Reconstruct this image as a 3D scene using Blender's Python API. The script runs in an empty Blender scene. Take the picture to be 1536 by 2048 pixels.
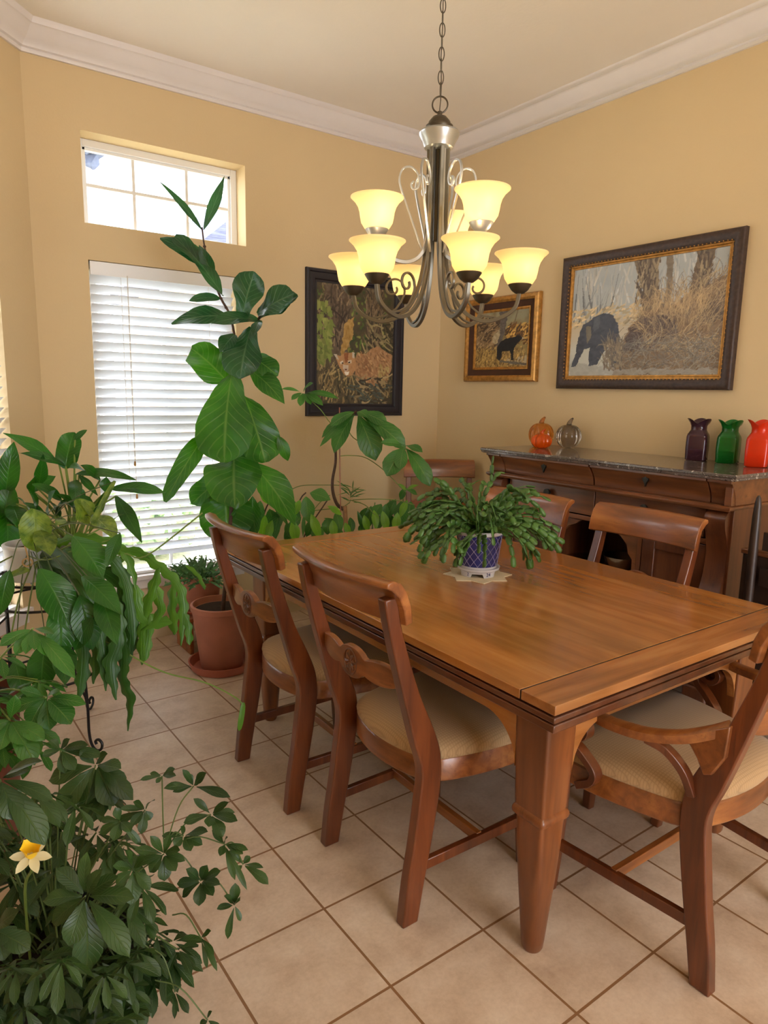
import bpy, bmesh, math, random
import numpy as np
from mathutils import Vector, Matrix

PI = math.pi
S = bpy.context.scene
COL = S.collection
V = Vector

# ------------------------------------------------------------------ camera
H = 1.42                                   # eye height
FPX = 1378.2306                            # focal length in pixels of the 1536x2048 frame
YAW, PITCH, ROLL = 0.622893013, 0.173421598, 0.0192884246
Fv = V((math.sin(YAW)*math.cos(PITCH), math.cos(YAW)*math.cos(PITCH), -math.sin(PITCH)))
r0 = V((math.cos(YAW), -math.sin(YAW), 0)); u0 = r0.cross(Fv)
Rv = r0*math.cos(ROLL)+u0*math.sin(ROLL)
Uv = -r0*math.sin(ROLL)+u0*math.cos(ROLL)
CAMP = V((0, 0, H))
cam = bpy.data.cameras.new('camera'); camo = bpy.data.objects.new('camera', cam); COL.objects.link(camo)
M = Matrix((Rv, Uv, -Fv)).transposed().to_4x4(); M.translation = CAMP
camo.matrix_world = M
cam.sensor_fit = 'VERTICAL'; cam.sensor_height = 32; cam.lens = FPX/2048*32
cam.clip_start = 0.05; cam.clip_end = 200
S.camera = camo

def at(px, py, D):
    """point of the room seen in this direction at distance D along the view axis"""
    return CAMP+(Fv+Rv*((px-768)/FPX)-Uv*((py-1024)/FPX))*D

# ------------------------------------------------------------------ view, world, lights
S.view_settings.view_transform = 'Standard'
S.view_settings.look = 'None'
S.view_settings.gamma = 1
S.view_settings.use_curve_mapping = False
S.view_settings.exposure = 0.22

w = bpy.data.worlds.new('world'); S.world = w; w.use_nodes = True
nt = w.node_tree
bg = nt.nodes['Background']; bg.inputs[0].default_value = (0.90, 0.93, 1.0, 1); bg.inputs[1].default_value = 8.2

def area(name, loc, target, sx, sy, power, col):
    l = bpy.data.lights.new(name, 'AREA'); l.shape = 'RECTANGLE'; l.size = sx; l.size_y = sy
    l.energy = power; l.color = col
    o = bpy.data.objects.new(name, l); COL.objects.link(o); o.location = loc
    o.rotation_euler = (V(target)-V(loc)).to_track_quat('-Z', 'Y').to_euler()
    return o
# warm fill lamp added out of view behind the camera to brighten the room
area('rear_fill_light', (1.4, -1.6, 2.98), (1.4, -1.4, 0), 1.6, 1.0, 34, (1.0, 0.92, 0.80))
sun = bpy.data.lights.new('sun', 'SUN'); sun.energy = 6; sun.angle = 0.03; sun.color = (1, .96, .9)
suno = bpy.data.objects.new('sun', sun); COL.objects.link(suno); suno.rotation_euler = V((-.2, .28, -.95)).to_track_quat('-Z', 'Y').to_euler()
BULB = 7.0

# ------------------------------------------------------------------ helpers
def tag(o, label=None, cat=None, group=None, kind=None):
    if label: o['label'] = label
    if cat: o['category'] = cat
    if group: o['group'] = group
    if kind: o['kind'] = kind
    return o

def wm(o):
    m = Matrix.Identity(4)
    while o is not None:
        m = Matrix.LocRotScale(o.location, o.rotation_euler, o.scale) @ m
        o = o.parent
    return m

def empty(name, loc=(0, 0, 0), rz=0, label=None, cat=None, group=None):
    o = bpy.data.objects.new(name, None); COL.objects.link(o)
    o.location = loc; o.rotation_euler = (0, 0, rz); o.empty_display_size = .05
    return tag(o, label, cat, group)

def obj(name, bm, mat, parent=None, world=True, ang=38, bevel=0, seg=2, label=None):
    me = bpy.data.meshes.new(name)
    if parent is not None and world:
        bm.transform(wm(parent).inverted())
    bmesh.ops.recalc_face_normals(bm, faces=bm.faces)
    bm.to_mesh(me); bm.free()
    me.materials.append(mat)
    for p in me.polygons: p.use_smooth = ang > 0
    try: me.set_sharp_from_angle(angle=math.radians(ang))
    except Exception: pass
    o = bpy.data.objects.new(name, me); COL.objects.link(o)
    if parent is not None: o.parent = parent
    if bevel:
        m = o.modifiers.new('bevel', 'BEVEL'); m.width = bevel; m.segments = seg; m.limit_method = 'ANGLE'; m.angle_limit = math.radians(44)
    if label: o['label'] = label
    return o

def nofix(name, bm, mat, parent=None, world=True):
    """leaf sheets: keep the normals as laid out"""
    me = bpy.data.meshes.new(name)
    if parent is not None and world: bm.transform(wm(parent).inverted())
    bm.to_mesh(me); bm.free(); me.materials.append(mat)
    for p in me.polygons: p.use_smooth = True
    o = bpy.data.objects.new(name, me); COL.objects.link(o)
    if parent is not None: o.parent = parent
    return o

def copy_tree(o, parent=None):
    c = o.copy(); COL.objects.link(c)
    if parent is not None:
        c.parent = parent
    for ch in list(o.children): copy_tree(ch, c)
    return c

def BM(): return bmesh.new()

def box(bm, x0, x1, y0, y1, z0, z1, m=None):
    vs = [bm.verts.new((x, y, z)) for x in (x0, x1) for y in (y0, y1) for z in (z0, z1)]
    if m is not None:
        for v in vs: v.co = m @ v.co
    for f in ((0, 1, 3, 2), (4, 6, 7, 5), (0, 4, 5, 1), (2, 3, 7, 6), (0, 2, 6, 4), (1, 5, 7, 3)):
        bm.faces.new([vs[i] for i in f])
    return vs

def loft(bm, rings, caps=True, closed=True):
    R = [[bm.verts.new(p) for p in r] for r in rings]
    n = len(R[0])
    for a, b in zip(R, R[1:]):
        for i in range(n if closed else n-1):
            j = (i+1) % n
            bm.faces.new((a[i], a[j], b[j], b[i]))
    if caps and closed:
        bm.faces.new(R[0][::-1]); bm.faces.new(R[-1])
    return R

def lathe(bm, prof, c=(0, 0, 0), n=28, caps=True, mod=None):
    rings = []
    for r, z in prof:
        ring = []
        for i in range(n):
            a = 2*PI*i/n
            rr = max(r, 1e-4)*(mod(a, z) if mod else 1)
            ring.append((c[0]+rr*math.cos(a), c[1]+rr*math.sin(a), c[2]+z))
        rings.append(ring)
    loft(bm, rings, caps)

def frames(pts, up=None):
    T = []
    for i in range(len(pts)):
        a = pts[max(i-1, 0)]; b = pts[min(i+1, len(pts)-1)]
        d = (b-a)
        T.append(d.normalized() if d.length > 1e-9 else V((0, 0, 1)))
    out = []
    n = None
    for t in T:
        if up is not None:
            n = V(up)-t*V(up).dot(t)
            if n.length < 1e-5: n = t.orthogonal()
        else:
            if n is None: n = t.orthogonal()
            n = n-t*n.dot(t)
            if n.length < 1e-6: n = t.orthogonal()
        n.normalize()
        out.append((t, n.copy(), t.cross(n)))
    return out

def tube(bm, pts, r, n=8, up=None, sec=None, caps=True):
    """sweep a round (or given) section along pts; r number or list"""
    pts = [V(p) for p in pts]
    fr = frames(pts, up)
    rings = []
    for i, (p, (t, a, b)) in enumerate(zip(pts, fr)):
        ri = r[i] if isinstance(r, (list, tuple)) else r
        if sec is None:
            rings.append([p+a*(ri*math.cos(2*PI*k/n))+b*(ri*math.sin(2*PI*k/n)) for k in range(n)])
        else:
            rings.append([p+a*(s[0]*ri)+b*(s[1]*ri) for s in sec])
    loft(bm, rings, caps)

def bez(ps, n=12):
    """Catmull-Rom through the points"""
    ps = [V(p) for p in ps]; P = [ps[0]*2-ps[1]]+ps+[ps[-1]*2-ps[-2]]
    out = []
    for i in range(1, len(P)-2):
        for k in range(n):
            t = k/n
            out.append(.5*((2*P[i])+(P[i+1]-P[i-1])*t+(2*P[i-1]-5*P[i]+4*P[i+1]-P[i+2])*t*t+(3*P[i]-P[i-1]-3*P[i+1]+P[i+2])*t**3))
    out.append(ps[-1])
    return out

def prism(bm, poly, d0, d1, fn):
    """extrude a 2D polygon; fn(a,b,d)->xyz"""
    A = [bm.verts.new(fn(a, b, d0)) for a, b in poly]
    B = [bm.verts.new(fn(a, b, d1)) for a, b in poly]
    n = len(poly)
    for i in range(n):
        j = (i+1) % n
        bm.faces.new((A[i], A[j], B[j], B[i]))
    bm.faces.new(A[::-1]); bm.faces.new(B)

def superring(hx, hy, z, p, n=32, c=(0, 0)):
    out = []
    for i in range(n):
        a = 2*PI*(i+.5)/n
        ca, sa = math.cos(a), math.sin(a)
        out.append((c[0]+hx*math.copysign(abs(ca)**(2/p), ca), c[1]+hy*math.copysign(abs(sa)**(2/p), sa), z))
    return out

def molding(bm, path, section, caps=True):
    """mitred moulding: path of 2D points, the room on its left; section of (offset into room, z)"""
    P = [V((x, y)) for x, y in path]; n = len(P)
    rings = []
    for i in range(n):
        d1 = (P[i]-P[i-1]).normalized() if i > 0 else (P[1]-P[0]).normalized()
        d2 = (P[i+1]-P[i]).normalized() if i < n-1 else d1
        n1 = V((-d1.y, d1.x)); n2 = V((-d2.y, d2.x))
        m = (n1+n2); m = m/(m.dot(n1)) if m.length > 1e-6 else n1
        rings.append([(P[i].x+m.x*o, P[i].y+m.y*o, z) for o, z in section])
    return rings

def rect_frame(bm, w, h, sec, fn):
    """picture-frame moulding: section of (inset, height), fn(u, v, height)->xyz"""
    rings = []
    for sx, sy in ((-1, -1), (1, -1), (1, 1), (-1, 1)):
        rings.append([fn(sx*(w/2-i), sy*(h/2-i), d) for i, d in sec])
    R = [[bm.verts.new(p) for p in r] for r in rings]
    m = len(sec)
    for k in range(4):
        a, b = R[k], R[(k+1) % 4]
        for i in range(m):
            j = (i+1) % m
            bm.faces.new((a[i], a[j], b[j], b[i]))

# ------------------------------------------------------------------ materials
def mat(name):
    m = bpy.data.materials.new(name); m.use_nodes = True
    nt = m.node_tree; b = nt.nodes['Principled BSDF']
    return m, nt, b

def lin(r, g, b):
    f = lambda c: (c/255/12.92) if c/255 <= .04045 else ((c/255+.055)/1.055)**2.4
    return (f(r), f(g), f(b), 1)

def N(nt, typ, **kw):
    n = nt.nodes.new(typ)
    for k, v in kw.items():
        if k.startswith('i_'):
            key = k[2:]
            n.inputs[int(key) if key.isdigit() else key].default_value = v
        else: setattr(n, k, v)
    return n

def ramp(nt, stops):
    r = nt.nodes.new('ShaderNodeValToRGB')
    e = r.color_ramp.elements
    while len(e) < len(stops): e.new(.5)
    for x, (p, c) in zip(e, stops): x.position = p; x.color = c
    return r

def noisecol(nt, stops, scale=(1, 1, 1), nscale=5, detail=5, rough=.55, coord='Object', dist=0.0):
    tc = N(nt, 'ShaderNodeTexCoord'); mp = N(nt, 'ShaderNodeMapping'); mp.inputs['Scale'].default_value = scale
    no = N(nt, 'ShaderNodeTexNoise'); no.inputs['Scale'].default_value = nscale; no.inputs['Detail'].default_value = detail
    no.inputs['Roughness'].default_value = rough; no.inputs['Distortion'].default_value = dist
    nt.links.new(tc.outputs[coord], mp.inputs[0]); nt.links.new(mp.outputs[0], no.inputs['Vector'])
    r = ramp(nt, stops); nt.links.new(no.outputs['Fac'], r.inputs[0])
    return no, r

def plain(name, rgb, rough=.5, metal=0, var=.06, nscale=8, bump=0.0, bscale=200, spec=.5, coat=0):
    m, nt, b = mat(name)
    c = lin(*rgb)
    d = tuple(x*(1-var) for x in c[:3])+(1,); l = tuple(min(1, x*(1+var)) for x in c[:3])+(1,)
    no, r = noisecol(nt, [(.3, d), (.7, l)], nscale=nscale)
    nt.links.new(r.outputs[0], b.inputs['Base Color'])
    b.inputs['Roughness'].default_value = rough; b.inputs['Metallic'].default_value = metal
    b.inputs['Specular IOR Level'].default_value = spec; b.inputs['Coat Weight'].default_value = coat
    if bump:
        tc = N(nt, 'ShaderNodeTexCoord'); n2 = N(nt, 'ShaderNodeTexNoise'); n2.inputs['Scale'].default_value = bscale
        bp = N(nt, 'ShaderNodeBump'); bp.inputs['Strength'].default_value = bump; bp.inputs['Distance'].default_value = .002
        nt.links.new(tc.outputs['Object'], n2.inputs['Vector']); nt.links.new(n2.outputs['Fac'], bp.inputs['Height']); nt.links.new(bp.outputs[0], b.inputs['Normal'])
    return m

def wood(name, dark, mid, light, axis='z', rough=.35, coat=.3, spots=.35, sc=1.0):
    m, nt, b = mat(name)
    k = {'x': (1.2, 14, 14), 'y': (14, 1.2, 14), 'z': (14, 14, 1.2)}[axis]
    k = tuple(x*sc for x in k)
    _, r1 = noisecol(nt, [(.25, lin(*dark)), (.5, lin(*mid)), (.78, lin(*light))], k, 1.6, 6, .6, dist=.4)
    k2 = {'x': (1.5, 4, 4), 'y': (4, 1.5, 4), 'z': (4, 4, 1.5)}[axis]
    _, r2 = noisecol(nt, [(.3, (.55, .55, .55, 1)), (.62, (1, 1, 1, 1))], k2, 1.5, 3, .5)
    mx = N(nt, 'ShaderNodeMix', data_type='RGBA', blend_type='MULTIPLY'); mx.inputs[0].default_value = .8
    nt.links.new(r1.outputs[0], mx.inputs[6]); nt.links.new(r2.outputs[0], mx.inputs[7])
    k3 = {'x': (5, 60, 60), 'y': (60, 5, 60), 'z': (60, 60, 5)}[axis]
    _, r3 = noisecol(nt, [(.30, (.25, .18, .14, 1)), (.37, (1, 1, 1, 1))], k3, 1.0, 3, .6)
    m2 = N(nt, 'ShaderNodeMix', data_type='RGBA', blend_type='MULTIPLY'); m2.inputs[0].default_value = spots
    nt.links.new(mx.outputs[2], m2.inputs[6]); nt.links.new(r3.outputs[0], m2.inputs[7])
    nt.links.new(m2.outputs[2], b.inputs['Base Color'])
    b.inputs['Roughness'].default_value = rough; b.inputs['Coat Weight'].default_value = coat; b.inputs['Coat Roughness'].default_value = .18
    return m

def glass(name, rgb, rough=.05, trans=.85, ior=1.45):
    m, nt, b = mat(name)
    b.inputs['Base Color'].default_value = lin(*rgb); b.inputs['Roughness'].default_value = rough
    b.inputs['Transmission Weight'].default_value = trans; b.inputs['IOR'].default_value = ior
    return m

def pane_mat():
    m = bpy.data.materials.new('window_glass'); m.use_nodes = True; nt = m.node_tree; nt.nodes.clear()
    o = N(nt, 'ShaderNodeOutputMaterial'); t = N(nt, 'ShaderNodeBsdfTransparent'); g = N(nt, 'ShaderNodeBsdfGlossy')
    g.inputs['Roughness'].default_value = .02
    mx = N(nt, 'ShaderNodeMixShader'); mx.inputs[0].default_value = .06
    nt.links.new(t.outputs[0], mx.inputs[1]); nt.links.new(g.outputs[0], mx.inputs[2]); nt.links.new(mx.outputs[0], o.inputs[0])
    return m

def leafmat(name, dark, light, vein, vstr=.5, trans=.3, rough=.35, nlat=9, nscale=6):
    """leaf with a midrib and side veins laid out on the leaf's own UV"""
    m, nt, b = mat(name)
    _, r = noisecol(nt, [(.3, lin(*dark)), (.7, lin(*light))], nscale=nscale, detail=3)
    uv = N(nt, 'ShaderNodeUVMap'); sp = N(nt, 'ShaderNodeSeparateXYZ'); nt.links.new(uv.outputs[0], sp.inputs[0])
    def math_(op, a, bb=None, c=None):
        n = N(nt, 'ShaderNodeMath', operation=op)
        for i, q in enumerate((a, bb, c)):
            if q is None: continue
            if isinstance(q, (int, float)): n.inputs[i].default_value = q
            else: nt.links.new(q, n.inputs[i])
        return n.outputs[0]
    du = math_('ABSOLUTE', math_('SUBTRACT', sp.outputs[0], .5))
    mid = math_('SUBTRACT', 1.0, math_('MULTIPLY', du, 26.0)); mid = math_('MAXIMUM', mid, 0.0)
    ph = math_('SUBTRACT', math_('MULTIPLY', sp.outputs[1], float(nlat)), math_('MULTIPLY', du, 5.0))
    fr = math_('ABSOLUTE', math_('SUBTRACT', math_('FRACT', ph), .5))
    lat = math_('MAXIMUM', math_('SUBTRACT', 1.0, math_('MULTIPLY', fr, 9.0)), 0.0)
    v = math_('MULTIPLY', math_('MAXIMUM', mid, math_('MULTIPLY', lat, .55)), vstr)
    mx = N(nt, 'ShaderNodeMix', data_type='RGBA'); nt.links.new(v, mx.inputs[0]); nt.links.new(r.outputs[0], mx.inputs[6]); mx.inputs[7].default_value = lin(*vein)
    nt.links.new(mx.outputs[2], b.inputs['Base Color'])
    b.inputs['Roughness'].default_value = rough
    bp = N(nt, 'ShaderNodeBump'); bp.inputs['Strength'].default_value = .5; bp.inputs['Distance'].default_value = .006; bp.invert = True
    nt.links.new(v, bp.inputs['Height']); nt.links.new(bp.outputs[0], b.inputs['Normal'])
    out = nt.nodes['Material Output']; tr = N(nt, 'ShaderNodeBsdfTranslucent')
    hs = N(nt, 'ShaderNodeHueSaturation'); hs.inputs['Saturation'].default_value = 1.15; hs.inputs['Value'].default_value = 1.6
    nt.links.new(mx.outputs[2], hs.inputs['Color']); nt.links.new(hs.outputs[0], tr.inputs['Color'])
    ms = N(nt, 'ShaderNodeMixShader'); ms.inputs[0].default_value = trans
    nt.links.new(b.outputs[0], ms.inputs[1]); nt.links.new(tr.outputs[0], ms.inputs[2]); nt.links.new(ms.outputs[0], out.inputs[0])
    return m

MT = {}
MT['wall'] = plain('wall_paint_tan', (211, 187, 144), .85, var=.02, nscale=1.5, bump=.25, bscale=90)
MT['ceil'] = plain('ceiling_paint_cream', (238, 230, 216), .9, var=.02, nscale=2, bump=.3, bscale=70)
MT['trim'] = plain('white_trim_paint', (226, 220, 216), .45, var=.015)
MT['vinyl'] = plain('white_vinyl', (235, 236, 235), .4, var=.01)
MT['base'] = plain('cream_baseboard_paint', (206, 186, 152), .5, var=.02)
MT['pane'] = pane_mat()
MT['cord'] = plain('blind_cord', (205, 195, 180), .8)
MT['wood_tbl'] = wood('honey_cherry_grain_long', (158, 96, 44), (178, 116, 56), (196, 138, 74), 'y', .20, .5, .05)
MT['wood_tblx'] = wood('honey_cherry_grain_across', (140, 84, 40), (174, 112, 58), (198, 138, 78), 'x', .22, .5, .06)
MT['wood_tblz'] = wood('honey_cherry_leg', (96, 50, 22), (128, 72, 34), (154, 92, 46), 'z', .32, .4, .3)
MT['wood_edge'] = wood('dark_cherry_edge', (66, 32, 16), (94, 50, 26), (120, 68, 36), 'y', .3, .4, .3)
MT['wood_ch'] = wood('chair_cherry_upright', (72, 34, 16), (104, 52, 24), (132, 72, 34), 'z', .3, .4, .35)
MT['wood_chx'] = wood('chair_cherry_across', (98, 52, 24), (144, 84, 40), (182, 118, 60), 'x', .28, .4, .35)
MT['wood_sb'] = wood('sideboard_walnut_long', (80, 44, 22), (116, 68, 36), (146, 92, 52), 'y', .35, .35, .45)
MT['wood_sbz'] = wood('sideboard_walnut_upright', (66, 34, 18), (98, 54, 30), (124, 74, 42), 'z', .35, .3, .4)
MT['wood_dark'] = wood('dark_oak', (26, 16, 12), (48, 32, 24), (70, 50, 38), 'z', .45, .2, .3)
MT['wood_stool'] = wood('stool_pine', (120, 62, 28), (152, 84, 42), (176, 106, 58), 'z', .45, .1, .3)
MT['groove'] = plain('dark_groove', (34, 16, 8), .7)
MT['brass'] = plain('aged_bronze', (52, 50, 44), .38, metal=.8)
MT['silver'] = plain('silver', (200, 198, 190), .18, metal=1)
MT['iron'] = plain('black_wrought_iron', (22, 22, 24), .45, metal=.3)
MT['terra'] = plain('terracotta_plastic', (176, 112, 88), .6, var=.1, nscale=9)
MT['terra2'] = plain('terracotta_saucer', (172, 96, 74), .5, var=.08)
MT['soil'] = plain('potting_soil', (44, 32, 26), .95, var=.6, nscale=120, bump=1, bscale=150)
MT['potgrey'] = plain('grey_pot', (150, 152, 152), .5, var=.05)
MT['potwhite'] = plain('white_pot', (212, 216, 220), .4, var=.02)
MT['potblack'] = plain('black_pot', (28, 28, 34), .5)
MT['twine'] = plain('twine', (206, 176, 132), .9)
MT['paper'] = plain('doily_cream', (226, 208, 176), .85, var=.03, nscale=40)
MT['metal_l'] = plain('brushed_pewter', (112, 108, 96), .36, metal=.75, var=.08)
MT['metal_u'] = plain('lamp_lit_pewter', (176, 178, 176), .3, metal=.8, var=.05)  # same pewter, paler: the glow of the lamps is put into its colour
MT['metal_d'] = plain('dark_bronze_cap', (84, 76, 62), .4, metal=.7, var=.06)
MT['frame_blk'] = plain('black_frame_lacquer', (28, 26, 34), .4, var=.05)
MT['gold'] = plain('gold_leaf', (176, 128, 62), .38, metal=.55, var=.35, nscale=45)
MT['frame_brn'] = plain('carved_brown_frame', (58, 42, 34), .5, var=.4, nscale=60, bump=1, bscale=60)
MT['frame_brn2'] = plain('dark_wood_inner_frame', (70, 42, 30), .35, var=.2, nscale=10)

def marble():
    m, nt, b = mat('dark_marble')
    _, r = noisecol(nt, [(.34, lin(52, 46, 46)), (.47, lin(110, 100, 94)), (.55, lin(72, 64, 60)), (.66, lin(206, 196, 184))], nscale=42, detail=8, rough=.7, dist=.8)
    nt.links.new(r.outputs[0], b.inputs['Base Color']); b.inputs['Roughness'].default_value = .1
    return m
MT['marble'] = marble()

def tile_mat():
    m, nt, b = mat('ceramic_floor_tile')
    tc = N(nt, 'ShaderNodeTexCoord'); mp = N(nt, 'ShaderNodeMapping', vector_type='TEXTURE')
    mp.inputs['Location'].default_value = (0.5616516, 1.4581804, 0); mp.inputs['Rotation'].default_value = (0, 0, 0.01350663)
    br = N(nt, 'ShaderNodeTexBrick', offset=0.0, offset_frequency=2, squash=1.0, squash_frequency=2)
    T = 0.3097641
    br.inputs['Scale'].default_value = 1; br.inputs['Brick Width'].default_value = T; br.inputs['Row Height'].default_value = T
    br.inputs['Mortar Size'].default_value = .0036; br.inputs['Mortar Smooth'].default_value = .1; br.inputs['Bias'].default_value = 0
    br.inputs['Color1'].default_value = (1, 1, 1, 1); br.inputs['Color2'].default_value = (.93, .92, .91, 1); br.inputs['Mortar'].default_value = (1, 1, 1, 1)
    nt.links.new(tc.outputs['Object'], mp.inputs[0]); nt.links.new(mp.outputs[0], br.inputs['Vector'])
    _, r = noisecol(nt, [(.3, lin(184, 160, 138)), (.5, lin(206, 184, 162)), (.72, lin(220, 202, 182))], nscale=7, detail=8, rough=.65)
    _, r2 = noisecol(nt, [(.35, (.93, .92, .91, 1)), (.6, (1, 1, 1, 1))], nscale=90, detail=3)
    mx = N(nt, 'ShaderNodeMix', data_type='RGBA', blend_type='MULTIPLY'); mx.inputs[0].default_value = 1
    nt.links.new(r.outputs[0], mx.inputs[6]); nt.links.new(br.outputs['Color'], mx.inputs[7])
    m3 = N(nt, 'ShaderNodeMix', data_type='RGBA', blend_type='MULTIPLY'); m3.inputs[0].default_value = 1
    nt.links.new(mx.outputs[2], m3.inputs[6]); nt.links.new(r2.outputs[0], m3.inputs[7])
    m2 = N(nt, 'ShaderNodeMix', data_type='RGBA'); nt.links.new(br.outputs['Fac'], m2.inputs[0])
    nt.links.new(m3.outputs[2], m2.inputs[6]); m2.inputs[7].default_value = lin(134, 98, 66)
    nt.links.new(m2.outputs[2], b.inputs['Base Color'])
    b.inputs['Roughness'].default_value = .42; b.inputs['Specular IOR Level'].default_value = .35
    bp = N(nt, 'ShaderNodeBump'); bp.inputs['Strength'].default_value = .5; bp.inputs['Distance'].default_value = .003; bp.invert = True
    nt.links.new(br.outputs['Fac'], bp.inputs['Height'])
    n2 = N(nt, 'ShaderNodeTexNoise'); n2.inputs['Scale'].default_value = 14; n2.inputs['Detail'].default_value = 6; nt.links.new(tc.outputs['Object'], n2.inputs['Vector'])
    b2 = N(nt, 'ShaderNodeBump'); b2.inputs['Strength'].default_value = .12; b2.inputs['Distance'].default_value = .01
    nt.links.new(n2.outputs['Fac'], b2.inputs['Height']); nt.links.new(bp.outputs[0], b2.inputs['Normal']); nt.links.new(b2.outputs[0], b.inputs['Normal'])
    return m
MT['tile'] = tile_mat()

def fabric():
    m, nt, b = mat('beige_checked_fabric')
    tc = N(nt, 'ShaderNodeTexCoord')
    out = []
    for ax in ('X', 'Y'):
        wv = N(nt, 'ShaderNodeTexWave', wave_type='BANDS', bands_direction=ax); wv.inputs['Scale'].default_value = 40; wv.inputs['Distortion'].default_value = .3
        nt.links.new(tc.outputs['Object'], wv.inputs['Vector']); out.append(wv.outputs['Fac'])
    mn = N(nt, 'ShaderNodeMath', operation='MINIMUM'); nt.links.new(out[0], mn.inputs[0]); nt.links.new(out[1], mn.inputs[1])
    r = ramp(nt, [(.0, lin(160, 130, 94)), (.14, lin(174, 142, 104)), (1, lin(180, 148, 108))])
    nt.links.new(mn.outputs[0], r.inputs[0]); nt.links.new(r.outputs[0], b.inputs['Base Color'])
    b.inputs['Roughness'].default_value = .95; b.inputs['Specular IOR Level'].default_value = .15
    b.inputs['Sheen Weight'].default_value = .2
    return m
MT['fabric'] = fabric()

def shade_mat():
    m = bpy.data.materials.new('frosted_amber_glass'); m.use_nodes = True; nt = m.node_tree; nt.nodes.clear()
    o = N(nt, 'ShaderNodeOutputMaterial'); t = N(nt, 'ShaderNodeBsdfTranslucent'); d = N(nt, 'ShaderNodeBsdfPrincipled')
    t.inputs['Color'].default_value = (1.0, .88, .62, 1); d.inputs['Base Color'].default_value = (.95, .78, .48, 1); d.inputs['Roughness'].default_value = .3
    mx = N(nt, 'ShaderNodeMixShader'); mx.inputs[0].default_value = .6
    nt.links.new(d.outputs[0], mx.inputs[1]); nt.links.new(t.outputs[0], mx.inputs[2])
    e = N(nt, 'ShaderNodeEmission'); e.inputs[0].default_value = (1, .72, .30, 1); e.inputs[1].default_value = .10
    ad = N(nt, 'ShaderNodeAddShader'); nt.links.new(mx.outputs[0], ad.inputs[0]); nt.links.new(e.outputs[0], ad.inputs[1])
    nt.links.new(ad.outputs[0], o.inputs[0])
    return m
MT['shade'] = shade_mat()
def slat_mat():
    m, nt, b = mat('white_slat'); b.inputs['Base Color'].default_value = (.70, .73, .76, 1); b.inputs['Roughness'].default_value = .5
    out = nt.nodes['Material Output']; t = N(nt, 'ShaderNodeBsdfTranslucent'); t.inputs[0].default_value = (.9, .92, .93, 1)
    ms = N(nt, 'ShaderNodeMixShader'); ms.inputs[0].default_value = .07
    nt.links.new(b.outputs[0], ms.inputs[1]); nt.links.new(t.outputs[0], ms.inputs[2]); nt.links.new(ms.outputs[0], out.inputs[0])
    return m
MT['slat'] = slat_mat()
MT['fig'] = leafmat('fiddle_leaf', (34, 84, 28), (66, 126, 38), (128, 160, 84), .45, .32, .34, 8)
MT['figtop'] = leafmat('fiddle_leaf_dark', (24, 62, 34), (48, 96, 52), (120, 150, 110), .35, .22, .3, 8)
MT['schef'] = leafmat('umbrella_leaf', (40, 92, 36), (78, 134, 56), (140, 170, 96), .4, .3, .32, 9)
MT['young'] = leafmat('young_leaf', (96, 150, 46), (132, 178, 70), (170, 200, 110), .35, .4, .35, 9)
MT['schefd'] = leafmat('umbrella_leaf_dark', (26, 52, 22), (58, 88, 36), (100, 120, 66), .3, .22, .4, 9)
MT['peace'] = leafmat('peace_lily_leaf', (24, 70, 24), (52, 108, 34), (96, 140, 66), .3, .28, .3, 12)
MT['varieg'] = leafmat('variegated_leaf', (62, 96, 34), (128, 150, 62), (150, 170, 90), .3, .3, .4, 8, 40)
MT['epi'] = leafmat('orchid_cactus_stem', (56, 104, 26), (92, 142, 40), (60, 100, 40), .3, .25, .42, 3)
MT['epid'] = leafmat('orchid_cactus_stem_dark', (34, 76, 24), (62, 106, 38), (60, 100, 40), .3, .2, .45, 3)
MT['xmas'] = plain('christmas_cactus', (66, 104, 42), .42, var=.35, nscale=22)
MT['frill'] = plain('frilly_green', (78, 126, 70), .5, var=.3, nscale=30)
MT['stemg'] = plain('green_stem', (112, 136, 62), .5, var=.2)
MT['stemd'] = plain('dark_green_stem', (74, 92, 44), .6, var=.2)
MT['planter'] = plain('red_brown_planter', (110, 58, 44), .55, var=.1)
MT['stemb'] = plain('brown_stem', (74, 52, 38), .75, var=.3, nscale=40)
MT['bark'] = plain('pale_trunk', (150, 112, 76), .85, var=.25, nscale=30)
MT['petal'] = plain('cream_petal', (206, 200, 160), .6)
MT['trumpet'] = plain('yellow_trumpet', (248, 206, 40), .55)

# ------------------------------------------------------------------ room shell
XC, YC, XL, CEIL, CROWN = 3.2092, 3.8346, 0.6374, 3.05, 2.931
CLEN = 1.96; cd = 2**-.5
CX, CY = XL-CLEN*cd, YC-CLEN*cd              # far end of the angled bay wall
BACK = -3.4
def kind(o): o['kind'] = 'structure'; return o

def wall_grid(us, zs, holes, fn, t0, t1):
    bm = BM()
    for i in range(len(us)-1):
        for j in range(len(zs)-1):
            if (i, j) in holes: continue
            P = [fn(u, d, z) for u in us[i:i+2] for d in (t0, t1) for z in zs[j:j+2]]
            vs = [bm.verts.new(p) for p in P]
            for f in ((0, 1, 3, 2), (4, 6, 7, 5), (0, 4, 5, 1), (2, 3, 7, 6), (0, 2, 6, 4), (1, 5, 7, 3)):
                bm.faces.new([vs[k] for k in f])
    bmesh.ops.remove_doubles(bm, verts=bm.verts, dist=1e-5)
    # drop inner faces shared by two blocks
    seen = {}
    for f in list(bm.faces):
        key = tuple(sorted(v.index for v in f.verts)); seen.setdefault(key, []).append(f)
    bm.verts.index_update(); seen = {}
    for f in list(bm.faces):
        key = tuple(sorted(v.index for v in f.verts)); seen.setdefault(key, []).append(f)
    dead = [f for fs in seen.values() if len(fs) > 1 for f in fs]
    bmesh.ops.delete(bm, geom=dead, context='FACES')
    return bm

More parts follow.
